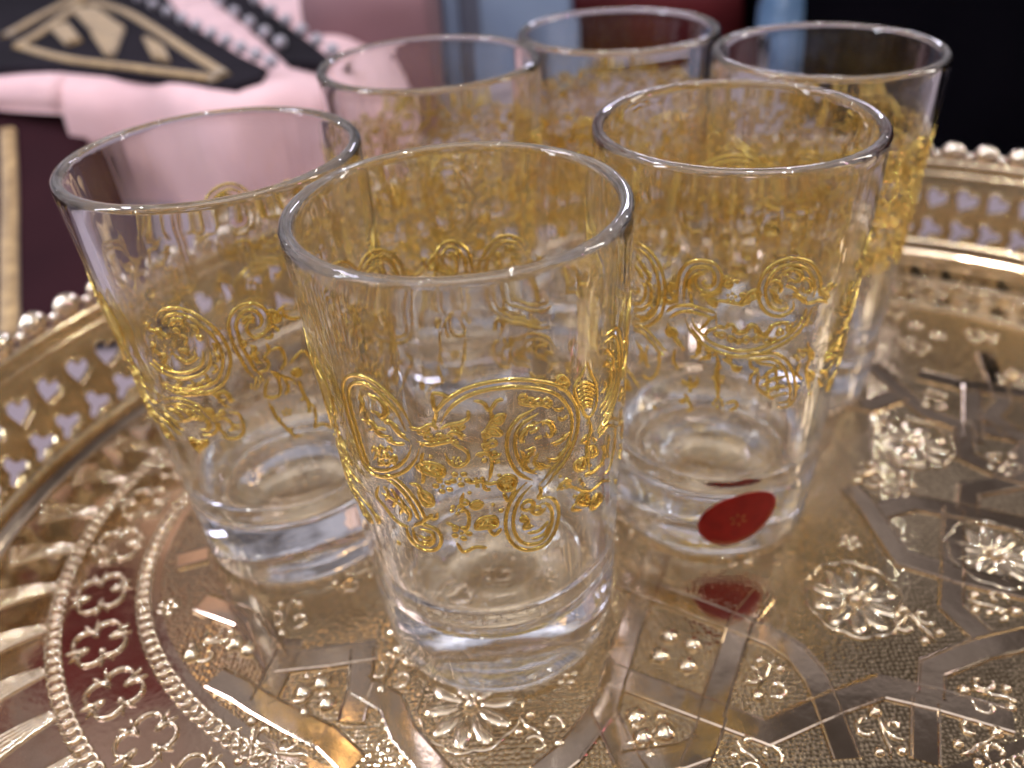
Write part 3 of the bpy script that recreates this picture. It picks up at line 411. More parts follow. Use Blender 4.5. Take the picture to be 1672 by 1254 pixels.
for g in range(NG):
    s0 = g * GW; rj = random.uniform
    hA = turn(heart(GW * 0.5, 0.0225, 0.0039 + rj(-.0003, .0003), True), (GW * 0.5, 0.0225), 0.55 + rj(-.2, .2))
    hB = trefoil(GW * 0.5 + rj(-.0003, .0003), 0.0105, 0.0043 + rj(-.0003, .0003), PI / 2 - 0.45 + rj(-.25, .25))
    pts = [Vector(p) for p in box + hA + hB]; nb, na, nh = len(box), len(hA), len(hB)
    edges = [(i, (i + 1) % nb) for i in range(nb)] + [(nb + i, nb + (i + 1) % na) for i in range(na)] + [(nb + na + i, nb + na + (i + 1) % nh) for i in range(nh)]
    cv, ce, cf, _, _, _ = geometry.delaunay_2d_cdt(pts, edges, [], 0, 1e-7)
    keep = []
    for f in cf:
        x = sum(cv[i][0] for i in f) / len(f); y = sum(cv[i][1] for i in f) / len(f)
        if not inside(hA, x, y) and not inside(hB, x, y): keep.append(tuple(f))
    Vi = [gal(s0 + p[0], p[1], 0.0) for p in cv]; Vo = [gal(s0 + p[0], p[1], ft) for p in cv]; n = len(cv)
    Fc = list(keep) + [tuple(i + n for i in f[::-1]) for f in keep]
    for st, cnt in ((nb, na), (nb + na, nh)):
        for i in range(cnt):
            j = (i + 1) % cnt; Fc.append((st + i, st + j, n + st + j, n + st + i))
    gm.add(Vi + Vo, Fc)
    for H in (hA, hB):
        P = offset_line(H, -0.0009 if H is hB else 0.0009, True)
        sweep(rimm, P, rim_profile, lambda x, y, u: gal(s0 + x, y, -u), closed=True)
put('pierced_gallery', gm.mesh('pierced_gallery', False), 'gallery', tray, label='pierced gallery wall with rows of heart and trefoil holes')
put('hole_edging', rimm.mesh('hole_edging'), 'gallery', tray)
def moulding(name, off, z, prof, mat):
    mb = MB(); V = []; Fc = []; k = len(prof)
    for i in range(NS):
        e = ell(2 * PI * i / NS, 0)
        for a, u in prof: V.append((e[0] + e[2] * (off + a), e[1] + e[3] * (off + a), z + u))
    for i in range(NS):
        j = (i + 1) % NS
        for c in range(k): Fc.append((i * k + c, j * k + c, j * k + (c + 1) % k, i * k + (c + 1) % k))
    return put(name, mesh_from(name, V, Fc), mat, tray)
circ = lambda rx, rz, n=10: [(rx * math.cos(2 * PI * i / n), rz * math.sin(2 * PI * i / n)) for i in range(n)]
moulding('lower_moulding', 0.0010, 0.0045, circ(0.0016, 0.0019), 'relief')
moulding('upper_moulding', 0.0068, 0.0356, circ(0.0018, 0.0017), 'relief')
moulding('inner_moulding', 0.0050, 0.0318, circ(0.0009, 0.0009, 8), 'relief')
BT = arc_table(0.0078); NB = 96
bm_ = MB(); revolve(bm_, [(1e-5, -0.0034)] + [(0.0034 * math.cos(t), 0.0034 * math.sin(t)) for t in [PI * (i / 10 - 0.5) for i in range(1, 10)]] + [(1e-5, 0.0034)], 16)
bead_me = bm_.mesh('bead'); sm_ = MB(); revolve(sm_, [(1e-5, -0.0017)] + [(0.0017 * math.cos(t), 0.0017 * math.sin(t)) for t in [PI * (i / 6 - 0.5) for i in range(1, 6)]] + [(1e-5, 0.0017)], 10)
small_me = sm_.mesh('small_bead')
for i in range(NB):
    t = at_arc(BT, BT[-1] * i / NB); e = ell(t, 0.0078); a = math.atan2(e[3], e[2])
    o = put('bead', bead_me, 'bead', tray, (e[0], e[1], 0.0403), (0, 0.25, a)); o.scale = (0.85, 1.22, 0.98)
    t = at_arc(BT, BT[-1] * (i + 0.5) / NB); e = ell(t, 0.0066)
    put('small_bead', small_me, 'bead', tray, (e[0], e[1], 0.0390))

flat = lambda x, y, u: (x, y, u)
# straps
prof_strap = [(-0.0030, -0.0002), (-0.0028, 0.00050), (-0.00245, 0.00058), (-0.0022, 0.00030), (0.0022, 0.00030), (0.00245, 0.00058), (0.0028, 0.00050), (0.0030, -0.0002)]
def inner_ok(x, y):
    dx, dy = x - TC[0], y - TC[1]; u, v = cT * dx + sT * dy, -sT * dx + cT * dy
    return (u / (TA + FO - .001)) ** 2 + (v / (TB + FO - .001)) ** 2 < 1.0
def make_strap(P, k):
    Q = []
    for a, b in zip(P[:-1], P[1:]):
        L = math.hypot(b[0] - a[0], b[1] - a[1]); m = max(1, int(L / 0.006))
        for i in range(m): Q.append((a[0] + (b[0] - a[0]) * i / m, a[1] + (b[1] - a[1]) * i / m))
    Q.append(tuple(P[-1])); run = []
    runs = []
    for q in Q:
        if inner_ok(*q): run.append(q)
        else:
            if len(run) > 1: runs.append(run)
            run = []
    if len(run) > 1: runs.append(run)
    for r in runs:
        # merge collinear points so that bends stay sharp
        mb = MB(); dz = 0.000008 * k
        sweep(mb, r, prof_strap, lambda x, y, u: (x, y, u + dz), miter=True)
        put('strap', mb.mesh('strap', False), 'tray', tray)
STR = DATA['straps']
for k, (nm, P) in enumerate(STR.items()): make_strap(P, k)
for k, (nm, P) in enumerate(STR.items()):
    if nm in ('S1', 'S2', 'S4', 'S5', 'S5b', 'S5c', 'S6', 'S8', 'S9', 'S12'):
        make_strap([(2 * TC[0] - x, 2 * TC[1] - y) for x, y in P], k + 0.5)
    if nm in ('S1', 'S2', 'S4', 'S5', 'S5c', 'S6', 'S7', 'S8', 'S9', 'S12'):
        make_strap([(0.252 - x, y + 0.004) for x, y in P], k + 0.25)
# chains, clovers, leaves on the border
lm = MB(); cl = [(0.0016 * math.cos(2 * PI * i / 14), 0.0019 * math.sin(2 * PI * i / 14)) for i in range(14)]
sweep(lm, cl, [(-0.00038, -0.0001), (-0.00025, 0.00045), (0.00025, 0.00045), (0.00038, -0.0001)], flat, closed=True)
link_me = lm.mesh('chain_link')
rest = MB(); count = 0
for off in (-0.0425, -0.0228):
    tab = arc_table(off, 720); n = int(tab[-1] / 0.0027)
    for i in range(n):
        t = at_arc(tab, tab[-1] * i / n); e = ell(t, off); a = math.atan2(e[3], e[2])
        near = e[0] < -0.02 and e[1] < 0.20 and in_view(e[0], e[1]) 
        if near and count < 290:
            put('chain_link', link_me, 'relief', tray, (e[0], e[1], 0.00005 * (i % 2)), (0, 0, a + 0.25)); count += 1
        else:
            ca, sa = math.cos(a + .25), math.sin(a + .25)
            rest.add([(e[0] + ca * p[0] - sa * p[1], e[1] + sa * p[0] + ca * p[1], p[2]) for p in lm.v], lm.f)
put('chain_border', rest.mesh('chain_border'), 'relief', tray, kind='stuff')
cm = MB(); pr = [(-0.00050, -0.0001), (-0.0003, 0.0006), (0.0003, 0.0006), (0.00050, -0.0001)]
for q in range(4):
    a0 = PI / 4 + q * PI / 2; cx, cy_ = 0.0032 * math.cos(a0), 0.0032 * math.sin(a0)
    arc = [(cx + 0.0029 * math.cos(a0 - 2.2 + 4.4 * i / 14), cy_ + 0.0029 * math.sin(a0 - 2.2 + 4.4 * i / 14)) for i in range(15)]
    sweep(cm, arc, pr, flat, taper=0.12)
    b0 = q * PI / 2
    for da in (-0.16, 0.16):
        ln = [(r * math.cos(b0 + da * (r / 0.006) ** 1.5), r * math.sin(b0 + da * (r / 0.006) ** 1.5)) for r in (0.0022, 0.0036, 0.0052, 0.0070)]
        sweep(cm, ln, pr, flat, taper=0.35)
clover_me = cm.mesh('clover')
tab = arc_table(-0.0325, 720); n = int(tab[-1] / 0.0158)
for i in range(n):
    t = at_arc(tab, tab[-1] * (i + 0.35) / n); e = ell(t, -0.0325)
    put('clover', clover_me, 'relief', tray, (e[0], e[1], 0), (0, 0, math.atan2(e[3], e[2]) + 0.15))
fm = MB()
for q in range(5):
    yo = (q - 2) * 0.0011
    ln = [(0.008 - 0.017 * u, yo * (1.5 - 1.1 * u) + 0.004 * u * u) for u in (0, .15, .3, .45, .6, .75, .9, 1.0)]
    sweep(fm, ln, [(-0.00055, -0.0001), (-0.0003, 0.0006), (0.0003, 0.0006), (0.00055, -0.0001)], flat, taper=0.3)
leaf_me = fm.mesh('fluted_leaf')
tab = arc_table(-0.0125, 720); n = int(tab[-1] / 0.0145)
for i in range(n):
    t = at_arc(tab, tab[-1] * i / n); e = ell(t, -0.0125)
    put('fluted_leaf', leaf_me, 'relief', tray, (e[0], e[1], 0), (0, 0, math.atan2(e[3], e[2]) + 0.35))
# rosettes, domes and curls in the field
pm = MB(); revolve(pm, dome_prof(1.0, 0.00045, 4), 14, (0.0058, 0), 0.0040, 0.0019)
sweep(pm, [(0.0025 + 0.0068 * u, 0) for u in (0, .3, .6, 1)], [(-0.00018, 0.0003), (0, 0.0007), (0.00018, 0.0003)], flat, taper=.3)
petal_me = pm.mesh('petal')
hm = MB(); revolve(hm, dome_prof(0.0016, 0.0014, 4), 12); hub_me = hm.mesh('rosette_hub')
sc_ = MB()
P = []
for i in range(60):
    a = 2 * PI * i / 60; P.append(((0.0104 + 0.0008 * abs(math.sin(5 * a + PI / 2))) * math.cos(a), (0.0104 + 0.0008 * abs(math.sin(5 * a + PI / 2))) * math.sin(a)))
sweep(sc_, P, [(-0.0004, -0.0001), (0, 0.0007), (0.0004, -0.0001)], flat, closed=True)
scal_me = sc_.mesh('scalloped_edge')
for (x, y) in DATA['ros']:
    for q in range(10): put('petal', petal_me, 'relief', tray, (x, y, 0), (0, 0, q * PI / 5 + 0.1))
    put('rosette_hub', hub_me, 'relief', tray, (x, y, 0)); put('scalloped_edge', scal_me, 'relief', tray, (x, y, 0), (0, 0, 0.1))
dm = MB(); revolve(dm, dome_prof(0.0021, 0.0015, 5), 16); dome_me = dm.mesh('boss')
for (x, y) in DATA['domes']: put('boss', dome_me, 'relief', tray, (x, y, 0))
km = MB()
pk = [(-0.0006, -0.0001), (-0.00035, 0.0005), (0.00035, 0.0005), (0.0006, -0.0001)]
for sgn in (1, -1):
    sp = [((0.0006 + 0.0004 * a) * math.cos(a * sgn) + 0.0028 * sgn, (0.0006 + 0.0004 * a) * math.sin(a * sgn) + 0.0012) for a in [0.5 * i for i in range(11)]]
    sweep(km, sp, pk, flat, taper=.15)
sweep(km, [(-0.0005, -0.005), (0.0002, -0.003), (0, -0.001), (0.0004, 0.0035)], pk, flat, taper=.3)
revolve(km, dome_prof(0.0013, 0.0011, 4), 12, (0.0, 0.0048)); revolve(km, dome_prof(0.0010, 0.0009, 4), 12, (0.0022, -0.0036)); revolve(km, dome_prof(0.0010, 0.0009, 4), 12, (-0.0022, -0.0036))
curl_me = km.mesh('curl_motif')
for q, (x, y) in enumerate(DATA['curls']): put('curl_motif', curl_me, 'relief', tray, (x, y, 0), (0, 0, q * 1.3))

# small bosses scattered over the free ground between the straps
occ = [(p, 0.0072) for p in [tuple(q) for q in DATA['ros']]] + [(tuple(q), 0.0) for q in DATA['curls'] + DATA['domes']]
seg = []
for P in STR.values(): seg += list(zip(P[:-1], P[1:]))
def seg_d(p, a, b):
    dx, dy = b[0] - a[0], b[1] - a[1]; t = max(0, min(1, ((p[0] - a[0]) * dx + (p[1] - a[1]) * dy) / max(dx * dx + dy * dy, 1e-12)))
    return math.hypot(p[0] - a[0] - t * dx, p[1] - a[1] - t * dy)
fl = MB()
for q in range(5):
    a = 2 * PI * q / 5; revolve(fl, dome_prof(0.00095, 0.00045, 3), 8, (0.0019 * math.cos(a), 0.0019 * math.sin(a)))
revolve(fl, dome_prof(0.0009, 0.0006, 3), 8)
flower_me = fl.mesh('flower_boss'); rn = random.Random(3); nf = 0
for _ in range(6000):
    x, y = rn.uniform(-0.12, 0.21), rn.uniform(0.06, 0.29)
    if nf >= 110 or not inner_ok(x, y) or min(seg_d((x, y), a, b) for a, b in seg) < 0.0058: continue
    if min(math.hypot(x - p[0], y - p[1]) - r for p, r in occ) < 0.0078: continue
    occ.append(((x, y), 0.0)); nf += 1
    if rn.random() < 0.55: put('flower_boss', flower_me, 'relief', tray, (x, y, 0), (0, 0, rn.uniform(0, 6)))
    else: put('curl_motif', curl_me, 'relief', tray, (x, y, 0), (0, 0, rn.uniform(0, 6)))

# ------------------------------------------------------------------ glasses
GH, RT, RB = 0.10, 0.029866, 0.025912
def rad(z): return RB + (RT - RB) * z / GH
prof = [(1e-5, 0.0026), (0.008, 0.0024), (0.014, 0.0018), (0.0185, 0.0010), (0.0205, 0.0004), (0.0230, 0.0), (0.0247, 0.0001), (0.0256, 0.0005), (0.0260, 0.0013), (0.02605, 0.0028), (rad(0.006), 0.006)]
for z in (0.010, 0.014, 0.0175): prof.append((rad(z) + 0.00012, z))
prof += [(rad(0.019) - 0.00012, 0.0190), (rad(0.020) - 0.00022, 0.0201), (rad(0.0212) - 0.00008, 0.0212), (rad(0.023), 0.023)]
for i in range(1, 26): prof.append((rad(0.023 + 0.0758 * i / 25), 0.023 + 0.0758 * i / 25))
tw = 0.0026; rc = rad(0.0988) - tw / 2
for i in range(1, 8):
    a = PI * i / 8; prof.append((rc + tw / 2 * math.cos(a) * 1.03, 0.0988 + tw / 2 * math.sin(a) * 1.1))
for i in range(0, 24):
    z = 0.0985 - 0.0705 * i / 23; prof.append((rad(z) - tw - 0.0007 * (1 - z / GH), z))
ri = rad(0.028) - tw - 0.0005
for i in range(1, 11):
    a = PI / 2 * i / 10; prof.append((0.0135 + (ri - 0.0135) * math.cos(a) ** 0.9, 0.0165 + 0.0115 * (1 - math.sin(a))))
prof += [(0.0118, 0.0161), (0.0110, 0.0155), (0.009, 0.0152), (0.005, 0.0150), (1e-5, 0.0150)]
gb = MB(); revolve(gb, prof, 144)
def weld(mb, name):
    bm = bmesh.new(); me = mb.mesh(name); bm.from_mesh(me); bmesh.ops.remove_doubles(bm, verts=bm.verts, dist=2e-5); bmesh.ops.recalc_face_normals(bm, faces=bm.faces); bm.to_mesh(me); bm.free()
    me.polygons.foreach_set('use_smooth', [True] * len(me.polygons)); return me
glass_me = weld(gb, 'glass_body')

RM = rad(0.0627)
def on_glass(u, z, up):
    th = u / RM; r = rad(z) + 0.00003 + up
    return (r * math.sin(th), -r * math.cos(th), z)
SW, SH = 0.00040, 0.00025
def sprof(w, h): return [(-w, 0.0), (-w * 0.6, h), (w * 0.6, h), (w, 0.0)]
def resample(P, step):
    out = [P[0]]; acc = 0
    for a, b in zip(P[:-1], P[1:]):
        L = math.hypot(b[0] - a[0], b[1] - a[1]); acc += L
        if acc >= step: out.append(b); acc = 0
    if out[-1] != P[-1]: out.append(P[-1])
    return out
def ornament(strokes, name):
    mb = MB()
    def line(P, w=SW, h=SH, closed=False, taper=0.12): 
        if len(P) >= 2: sweep(mb, P, sprof(w, h), on_glass, closed=closed, taper=taper)
    def circle(x, z, r, w=SW * 0.85):
        line([(x + r * math.cos(2 * PI * i / 10), z + r * math.sin(2 * PI * i / 10)) for i in range(10)], w, SH, True)
    def dot(x, z, r):
        V = [on_glass(x, z, SH * 1.3)]; m = 8
        for q, u in ((0.6, SH), (1.0, 0.0)):
            for i in range(m): V.append(on_glass(x + q * r * math.cos(2 * PI * i / m), z + q * r * math.sin(2 * PI * i / m), u))
        Fc = [(0, 1 + i, 1 + (i + 1) % m) for i in range(m)] + [(1 + i, 1 + m + i, 1 + m + (i + 1) % m, 1 + (i + 1) % m) for i in range(m)] + [tuple(range(1 + m, 1 + 2 * m))[::-1]]
        mb.add(V, Fc)
    for kind, pts in strokes:
        P = [(math.radians(p[0]) * RM, p[1] / 1000) for p in pts]
        if kind in 'dst' and len(P) > 1:
            Q = resample(catmull(P, 5), 0.00035)
            if kind == 'd':
                line(offset_line(Q, 0.00068), SW * 1.0, SH * 1.25); line(offset_line(Q, -0.00068), SW * 1.0, SH * 1.25)
            elif kind == 't':
                line(Q, SW * 1.5, SH * 1.2, taper=0.3)
                for i in range(1, len(Q) - 1, 4):          # small leaf teeth along the stem
                    a, b = Q[i], Q[i + 1]; L = math.hypot(b[0] - a[0], b[1] - a[1]) or 1e-9; sg = 1 if (i // 3) % 2 else -1
                    nx, nz = -(b[1] - a[1]) / L * sg, (b[0] - a[0]) / L * sg
                    line([a, (a[0] + nx * 0.0004 + (b[0] - a[0]) * .6, a[1] + nz * 0.0004 + (b[1] - a[1]) * .6), (a[0] + nx * 0.00075 + (b[0] - a[0]) * 1.4, a[1] + nz * 0.00075 + (b[1] - a[1]) * 1.4)], SW * 0.9, SH, taper=.4)
            else: line(Q)
        elif kind == 'f':
            Q = catmull(P, 3, True); line(Q, SW, SH, True)
            cx = sum(p[0] for p in P) / len(P); cz = sum(p[1] for p in P) / len(P)
            V = [on_glass(cx, cz, SH * 0.9)] + [on_glass(p[0], p[1], SH * 0.25) for p in Q] + [on_glass(p[0], p[1], 0.0) for p in Q]; m = len(Q)
            mb.add(V, [(0, 1 + i, 1 + (i + 1) % m) for i in range(m)] + [(1 + i, 1 + m + i, 1 + m + (i + 1) % m, 1 + (i + 1) % m) for i in range(m)] + [tuple(range(1 + m, 1 + 2 * m))])
            for p in P: line([(cx, cz), (cx * .35 + p[0] * .65, cz * .35 + p[1] * .65)], SW * 0.8, SH, taper=0)
        elif kind == 'c':
            for p, q in zip(P, pts): circle(p[0], p[1], q[2] / 1000)
        elif kind == 'p':
            for p, q in zip(P, pts): dot(p[0], p[1], max(q[2] / 1000, 0.00022))
        elif kind == 'o':
            for p, q in zip(P, pts):
                r = q[2] / 1000
                dot(p[0], p[1], r * 0.22)
                for k in range(5):
                    a = 2 * PI * k / 5 + p[0] * 900
                    dot(p[0] + 0.66 * r * math.cos(a), p[1] + 0.66 * r * math.sin(a), r * 0.36)
    return mb.mesh(name)
def filler(block, name):
    rnd = random.Random(name); rng = []
    for v in block.values():
        for kind, pts in v:
            for p in catmull([(q[0], q[1]) for q in pts], 3) if len(pts) > 2 else pts: rng.append((math.radians(p[0]) * RM, p[1] / 1000))
    u0, u1 = min(p[0] for p in rng), max(p[0] for p in rng); out = []
    for _ in range(900):
        x, z = rnd.uniform(u0, u1), rnd.uniform(0.047, 0.0815)
        if min((x - p[0]) ** 2 + (z - p[1]) ** 2 for p in rng) < 0.0012 ** 2: continue
        rng.append((x, z)); a = rnd.uniform(0, 6.28); r = 0.0011; dg = math.degrees(1 / RM)
        pt = lambda t, k: ((x + k * r * math.cos(a + t)) * dg, (z + k * r * math.sin(a + t)) * 1000)
        out.append(('s', [pt(0, 1.1), pt(0.9, 0.9), pt(1.9, 0.75), pt(3.0, 0.6), pt(4.2, 0.35)]))
        out.append(('p', [(*pt(3.4, 0.9), 0.35), (*pt(5.2, 0.8), 0.3)]))
    return out
FILL = {b: ornament(filler(d, 'fill' + b), 'gold_sprigs') for b, d in DATA['orn'].items()}
ORN = {b: {k: ornament(v, 'gold_' + k) for k, v in d.items()} for b, d in DATA['orn'].items()}
RING = {'A': [('A', 0), ('C', 104), ('B', 172), ('A', 257)], 'C': [('C', 0), ('B', 69), ('A', 154), ('A', 249)], 'B': [('B', 0), ('A', 85), ('C', 190), ('A', 270)]}
GP = [(-0.01312, 0.13072), (-0.06481, 0.16326), (0.04202, 0.16510), (-0.02651, 0.22850), (0.02708, 0.25567), (0.07768, 0.21949)]
GLASS_Z = 0.0006
LAB = ['clear tumbler nearest the camera with gold scrollwork, in sharp focus', 'clear gold scroll tumbler in front of the pink garment, leftmost of the six', 'clear gold scroll tumbler with the oval red sticker low on its side',
       'blurred gold banded tumbler behind the leftmost and nearest ones, left in the back row', 'farthest gold banded tumbler, middle of the back row, touching the frame top', 'gold banded tumbler at the right end of the back row, before the black backdrop']
spec = [('A', 0), ('B', 0), ('C', 0), ('A', 40), ('C', 120), ('B', 200)]
for i, (x, y) in enumerate(GP):
    g = thing('drinking_glass', LAB[i], 'glass', (x, y, GLASS_Z), 'six gold decorated tumblers on the tray')
    put('glass_body', glass_me, 'glass', g)
    ring, base = spec[i]
    for blk, sh in RING[ring]:
        for k, me in ORN[blk].items():
            put('gold_' + k, me, 'gold', g, rot=(0, 0, math.radians(sh + base)))
        if i > 2: put('gold_sprigs', FILL[blk], 'gold', g, rot=(0, 0, math.radians(sh + base)))
    if i == 2:
        # red foil sticker: an oval patch bent round the glass
        u0, z0 = math.radians(3.4) * RM, 0.0136; ax, az, tl = 0.0106, 0.0078, 0.52
        def stick(p, q, up): 
            c, s = math.cos(tl), math.sin(tl); return on_glass(u0 + c * p - s * q, z0 + s * p + c * q, up + 0.00012)
        V = []; Fc = []; m = 40; RR = [0.0, 0.3, 0.6, 0.85, 0.97, 1.0]
        for r in RR[1:]:
            for k in range(m): V.append(stick(ax * r * math.cos(2 * PI * k / m), az * r * math.sin(2 * PI * k / m), 0.00012 if r < 0.98 else 0.00006))
        V.append(stick(0, 0, 0.00012)); top = len(V) - 1
        for r in range(len(RR) - 2):
            for k in range(m): Fc.append((r * m + k, (r + 1) * m + k, (r + 1) * m + (k + 1) % m, r * m + (k + 1) % m))
        Fc += [(top, k, (k + 1) % m) for k in range(m)]
        n0 = len(V)
        for k in range(m): V.append(stick(ax * math.cos(2 * PI * k / m), az * math.sin(2 * PI * k / m), 0.0))
        lr = (len(RR) - 2) * m
        Fc += [(lr + k, n0 + k, n0 + (k + 1) % m, lr + (k + 1) % m) for k in range(m)] + [tuple(range(n0, n0 + m))[::-1]]
        st = put('sticker', mesh_from('sticker', V, Fc), 'sticker', g, label='oval red foil sticker with faint star')
        sb = MB()
        for k in range(6):
            a = 2 * PI * k / 6 + 0.2
            sweep(sb, [(r * math.cos(a), r * math.sin(a)) for r in (0.0007, 0.0013, 0.0019, 0.0024)], [(-0.00022, 0.00011), (0, 0.00019), (0.00022, 0.00011)], stick, taper=.4)
        sweep(sb, [(ax * 0.90 * math.cos(a), az * 0.90 * math.sin(a)) for a in [PI * (1.15 + 0.7 * q / 20) for q in range(21)]], [(-0.00012, 0.00011), (0, 0.00017), (0.00012, 0.00011)], stick)  # lower arc paints in the gold reflection along the sticker edge
        put('star_and_edge_glint', sb.mesh('star_and_edge_glint'), 'sticker_gold', st)

# ------------------------------------------------------------------ folded garments and things behind
def wob(x, y, s=1.0): return s * (0.003 * math.sin(31 * x + 17 * y) + 0.002 * math.sin(57 * x - 41 * y + 1) + 0.0012 * math.sin(120 * x + 90 * y))
BG = DATA['bg']
def front_y(x):
    K = [(-0.60, 0.45), (-0.44, 0.43), (-0.28, 0.420), (-0.20, 0.396), (-0.13, 0.360), (-0.10, 0.375), (-0.082, 0.395), (-0.072, 0.425), (-0.067, 0.48)]
    for (a, ya), (b, yb) in zip(K[:-1], K[1:]):
        if a <= x <= b:
            t = (x - a) / (b - a); t = t * t * (3 - 2 * t); return ya + (yb - ya) * t
    return K[0][1] if x < K[0][0] else K[-1][1]
def folded(name, x0, x1, zt, zb, depth, fy, nx=48, r=0.010, re=0.0):
    """a folded cloth: rounded front edge, rippled top, open only underneath"""
    V = []; Fc = []; rows = []
    rows += [(0.0, zb), (0.001, zb + (zt - r - zb) * .35), (-0.001, zb + (zt - r - zb) * .7), (0.0, zt - r)]
    rows += [(r * (1 - math.cos(a)), zt - r + r * math.sin(a)) for a in (PI / 8, PI / 4, 3 * PI / 8, PI / 2)]
    rows += [(d, zt) for d in (depth * .12, depth * .25, depth * .45, depth * .7, depth)] + [(depth + .004, zt - .01), (depth + .004, zb)]
    for i in range(nx + 1):
        x = x0 + (x1 - x0) * i / nx
        e = 1.0 if re == 0 or x < x1 - re else math.sqrt(max(0.0, 1 - ((x - x1 + re) / re) ** 2))
        for d, z in rows:
            z = zb + (z - zb) * (0.12 + 0.88 * e); y = fy(x) + d
            k = 1.0 if z > zb + 0.004 else 0.0
            V.append((x, y + wob(x, z, 0.8), z + k * wob(x, y, 0.35)))
    m = len(rows)
    for i in range(nx):
        for j in range(m - 1): Fc.append((i * m + j, (i + 1) * m + j, (i + 1) * m + j + 1, i * m + j + 1))
    Fc += [tuple(range(m)), tuple(range(nx * m, (nx + 1) * m))[::-1]]
    me = mesh_from(name, V, Fc); return me
pg = thing('folded_garment', 'folded pink garment with black and gold embroidery behind the leftmost glass', 'garment', (0, 0, 0))
put('pink_fold', folded('pink_fold', -0.225, -0.067, 0.058, -0.003, 0.30, front_y, r=0.014, nx=64, re=0.045), 'pink', pg)
put('top_fold', folded('top_fold', -0.60, -0.2251, 0.058, 0.044, 0.30, front_y, r=0.006), 'pink', pg)
PZ = 0.0600
bp = put('black_panel', slab('black_panel', BG['panel'], PZ - 0.003, PZ + 0.0015, 0.0008), 'blackpanel', pg, label='black pointed panel with gold embroidery')
bpb = put('black_band', slab('black_band', BG['band'], PZ - 0.003, PZ + 0.0012, 0.0008), 'blackpanel', pg, label='black beaded trim band')
for L in BG['gold1']:
    mb = MB(); sweep(mb, catmull(L, 4), [(-0.003, 0.0), (-0.002, 0.002), (0.002, 0.002), (0.003, 0.0)], lambda x, y, u: (x, y, PZ + 0.0012 + u)); put('gold_braid', mb.mesh('gold_braid'), 'thread', bp)
for L in BG['loz']: put('gold_lozenge', slab('gold_lozenge', L, PZ + 0.001, PZ + 0.0042, 0.0012), 'thread', bp)
bb = MB(); revolve(bb, [(1e-5, -0.0033)] + [(0.0033 * math.cos(t), 0.0033 * math.sin(t)) for t in [PI * (i / 8 - 0.5) for i in range(1, 8)]] + [(1e-5, 0.0033)], 12)
bob_me = bb.mesh('bobble')
for nm, par in (('beads1', bp), ('beads2', bpb), ('beads3', bpb)):
    for (x, y) in BG[nm]: put('bobble', bob_me, 'bobble', par, (x, y, PZ + 0.0045))
# maroon cloth with a gold stripe, slumped down to the table left of the pink fold
mc = thing('maroon_cloth', 'dark maroon cloth with a gold stripe beside the pink garment at left edge', 'cloth', (0, 0, 0))
def mar(u, v):
    x = -0.62 + (-0.2265 + 0.62) * u + 0.085 * v ** 1.3 * u; y = 0.424 - 0.165 * v ** 1.15
    z = 0.0425 * (1 - v) ** 1.3 + 0.0015 + (0.0 if v < .01 else wob(x, y, 0.5) * (1 - v))
    return (x, y, max(z, -0.0015))
V = []; Fc = []; nu, nv = 30, 20
for side in (0, 1):
    for j in range(nv + 1):
        for i in range(nu + 1):
            p = mar(i / nu, j / nv); V.append((p[0], p[1], p[2] - 0.0014 * side))
n1 = (nu + 1) * (nv + 1)
for j in range(nv):
    for i in range(nu):
        q = (j * (nu + 1) + i, (j + 1) * (nu + 1) + i, (j + 1) * (nu + 1) + i + 1, j * (nu + 1) + i + 1); Fc += [q, tuple(a + n1 for a in q[::-1])]
bd = [i for i in range(nu + 1)] + [(j + 1) * (nu + 1) - 1 for j in range(1, nv + 1)] + [nv * (nu + 1) + i for i in range(nu - 1, -1, -1)] + [j * (nu + 1) for j in range(nv - 1, 0, -1)]
for a, b in zip(bd, bd[1:] + bd[:1]): Fc.append((a, b, b + n1, a + n1))
put('cloth_sheet', mesh_from('cloth_sheet', V, Fc), 'maroon', mc)
V = []; Fc = []
for j in range(nv + 1):
    v = 0.15 + 0.83 * j / nv; x0 = -0.2626 + 0.0677 * v ** 1.27; _, y0, z0 = mar(0.93, v)
    for dx, dz in ((-0.0042, 0.0004), (-0.003, 0.0018), (0.003, 0.0018), (0.0042, 0.0004)): V.append((x0 + dx, y0, z0 + dz))
for j in range(nv):
    for c in range(3): Fc.append((j * 4 + c, (j + 1) * 4 + c, (j + 1) * 4 + c + 1, j * 4 + c + 1))
    Fc.append((j * 4 + 3, (j + 1) * 4 + 3, (j + 1) * 4, j * 4))
put('gold_stripe', mesh_from('gold_stripe', V, Fc), 'thread', mc)
# mauve folded garment
mg = put('mauve_garment', folded('mauve_garment', -0.125, -0.0545, 0.085, -0.003, 0.22, lambda x: 0.505 + 0.02 * math.sin(20 * x), nx=24, r=0.02), 'mauve', None)
mg['label'] = 'blurred mauve folded cloth between the pink garment and the pale blue box'; mg['category'] = 'cloth'
def box_thing(name, label, cat, x0, x1, y0, y1, z0, z1, mat, bev=0.003):
    poly = [(x0 + bev, y0), (x1 - bev, y0), (x1, y0 + bev), (x1, y1 - bev), (x1 - bev, y1), (x0 + bev, y1), (x0, y1 - bev), (x0, y0 + bev)]
    return slab(name, poly, z0, z1, bev * .6)
pb = thing('gift_box', 'blurred pale blue box behind the glasses at the top centre', 'box', (0, 0, 0))
put('box_body', box_thing('box_body', '', '', -0.054, 0.030, 0.56, 0.64, -0.003, 0.16, 'blue'), 'blue', pb)
put('ribbon', box_thing('ribbon', '', '', -0.0425, -0.029, 0.5575, 0.6425, -0.002, 0.1625, 'bluedark', 0.002), 'bluedark', pb)
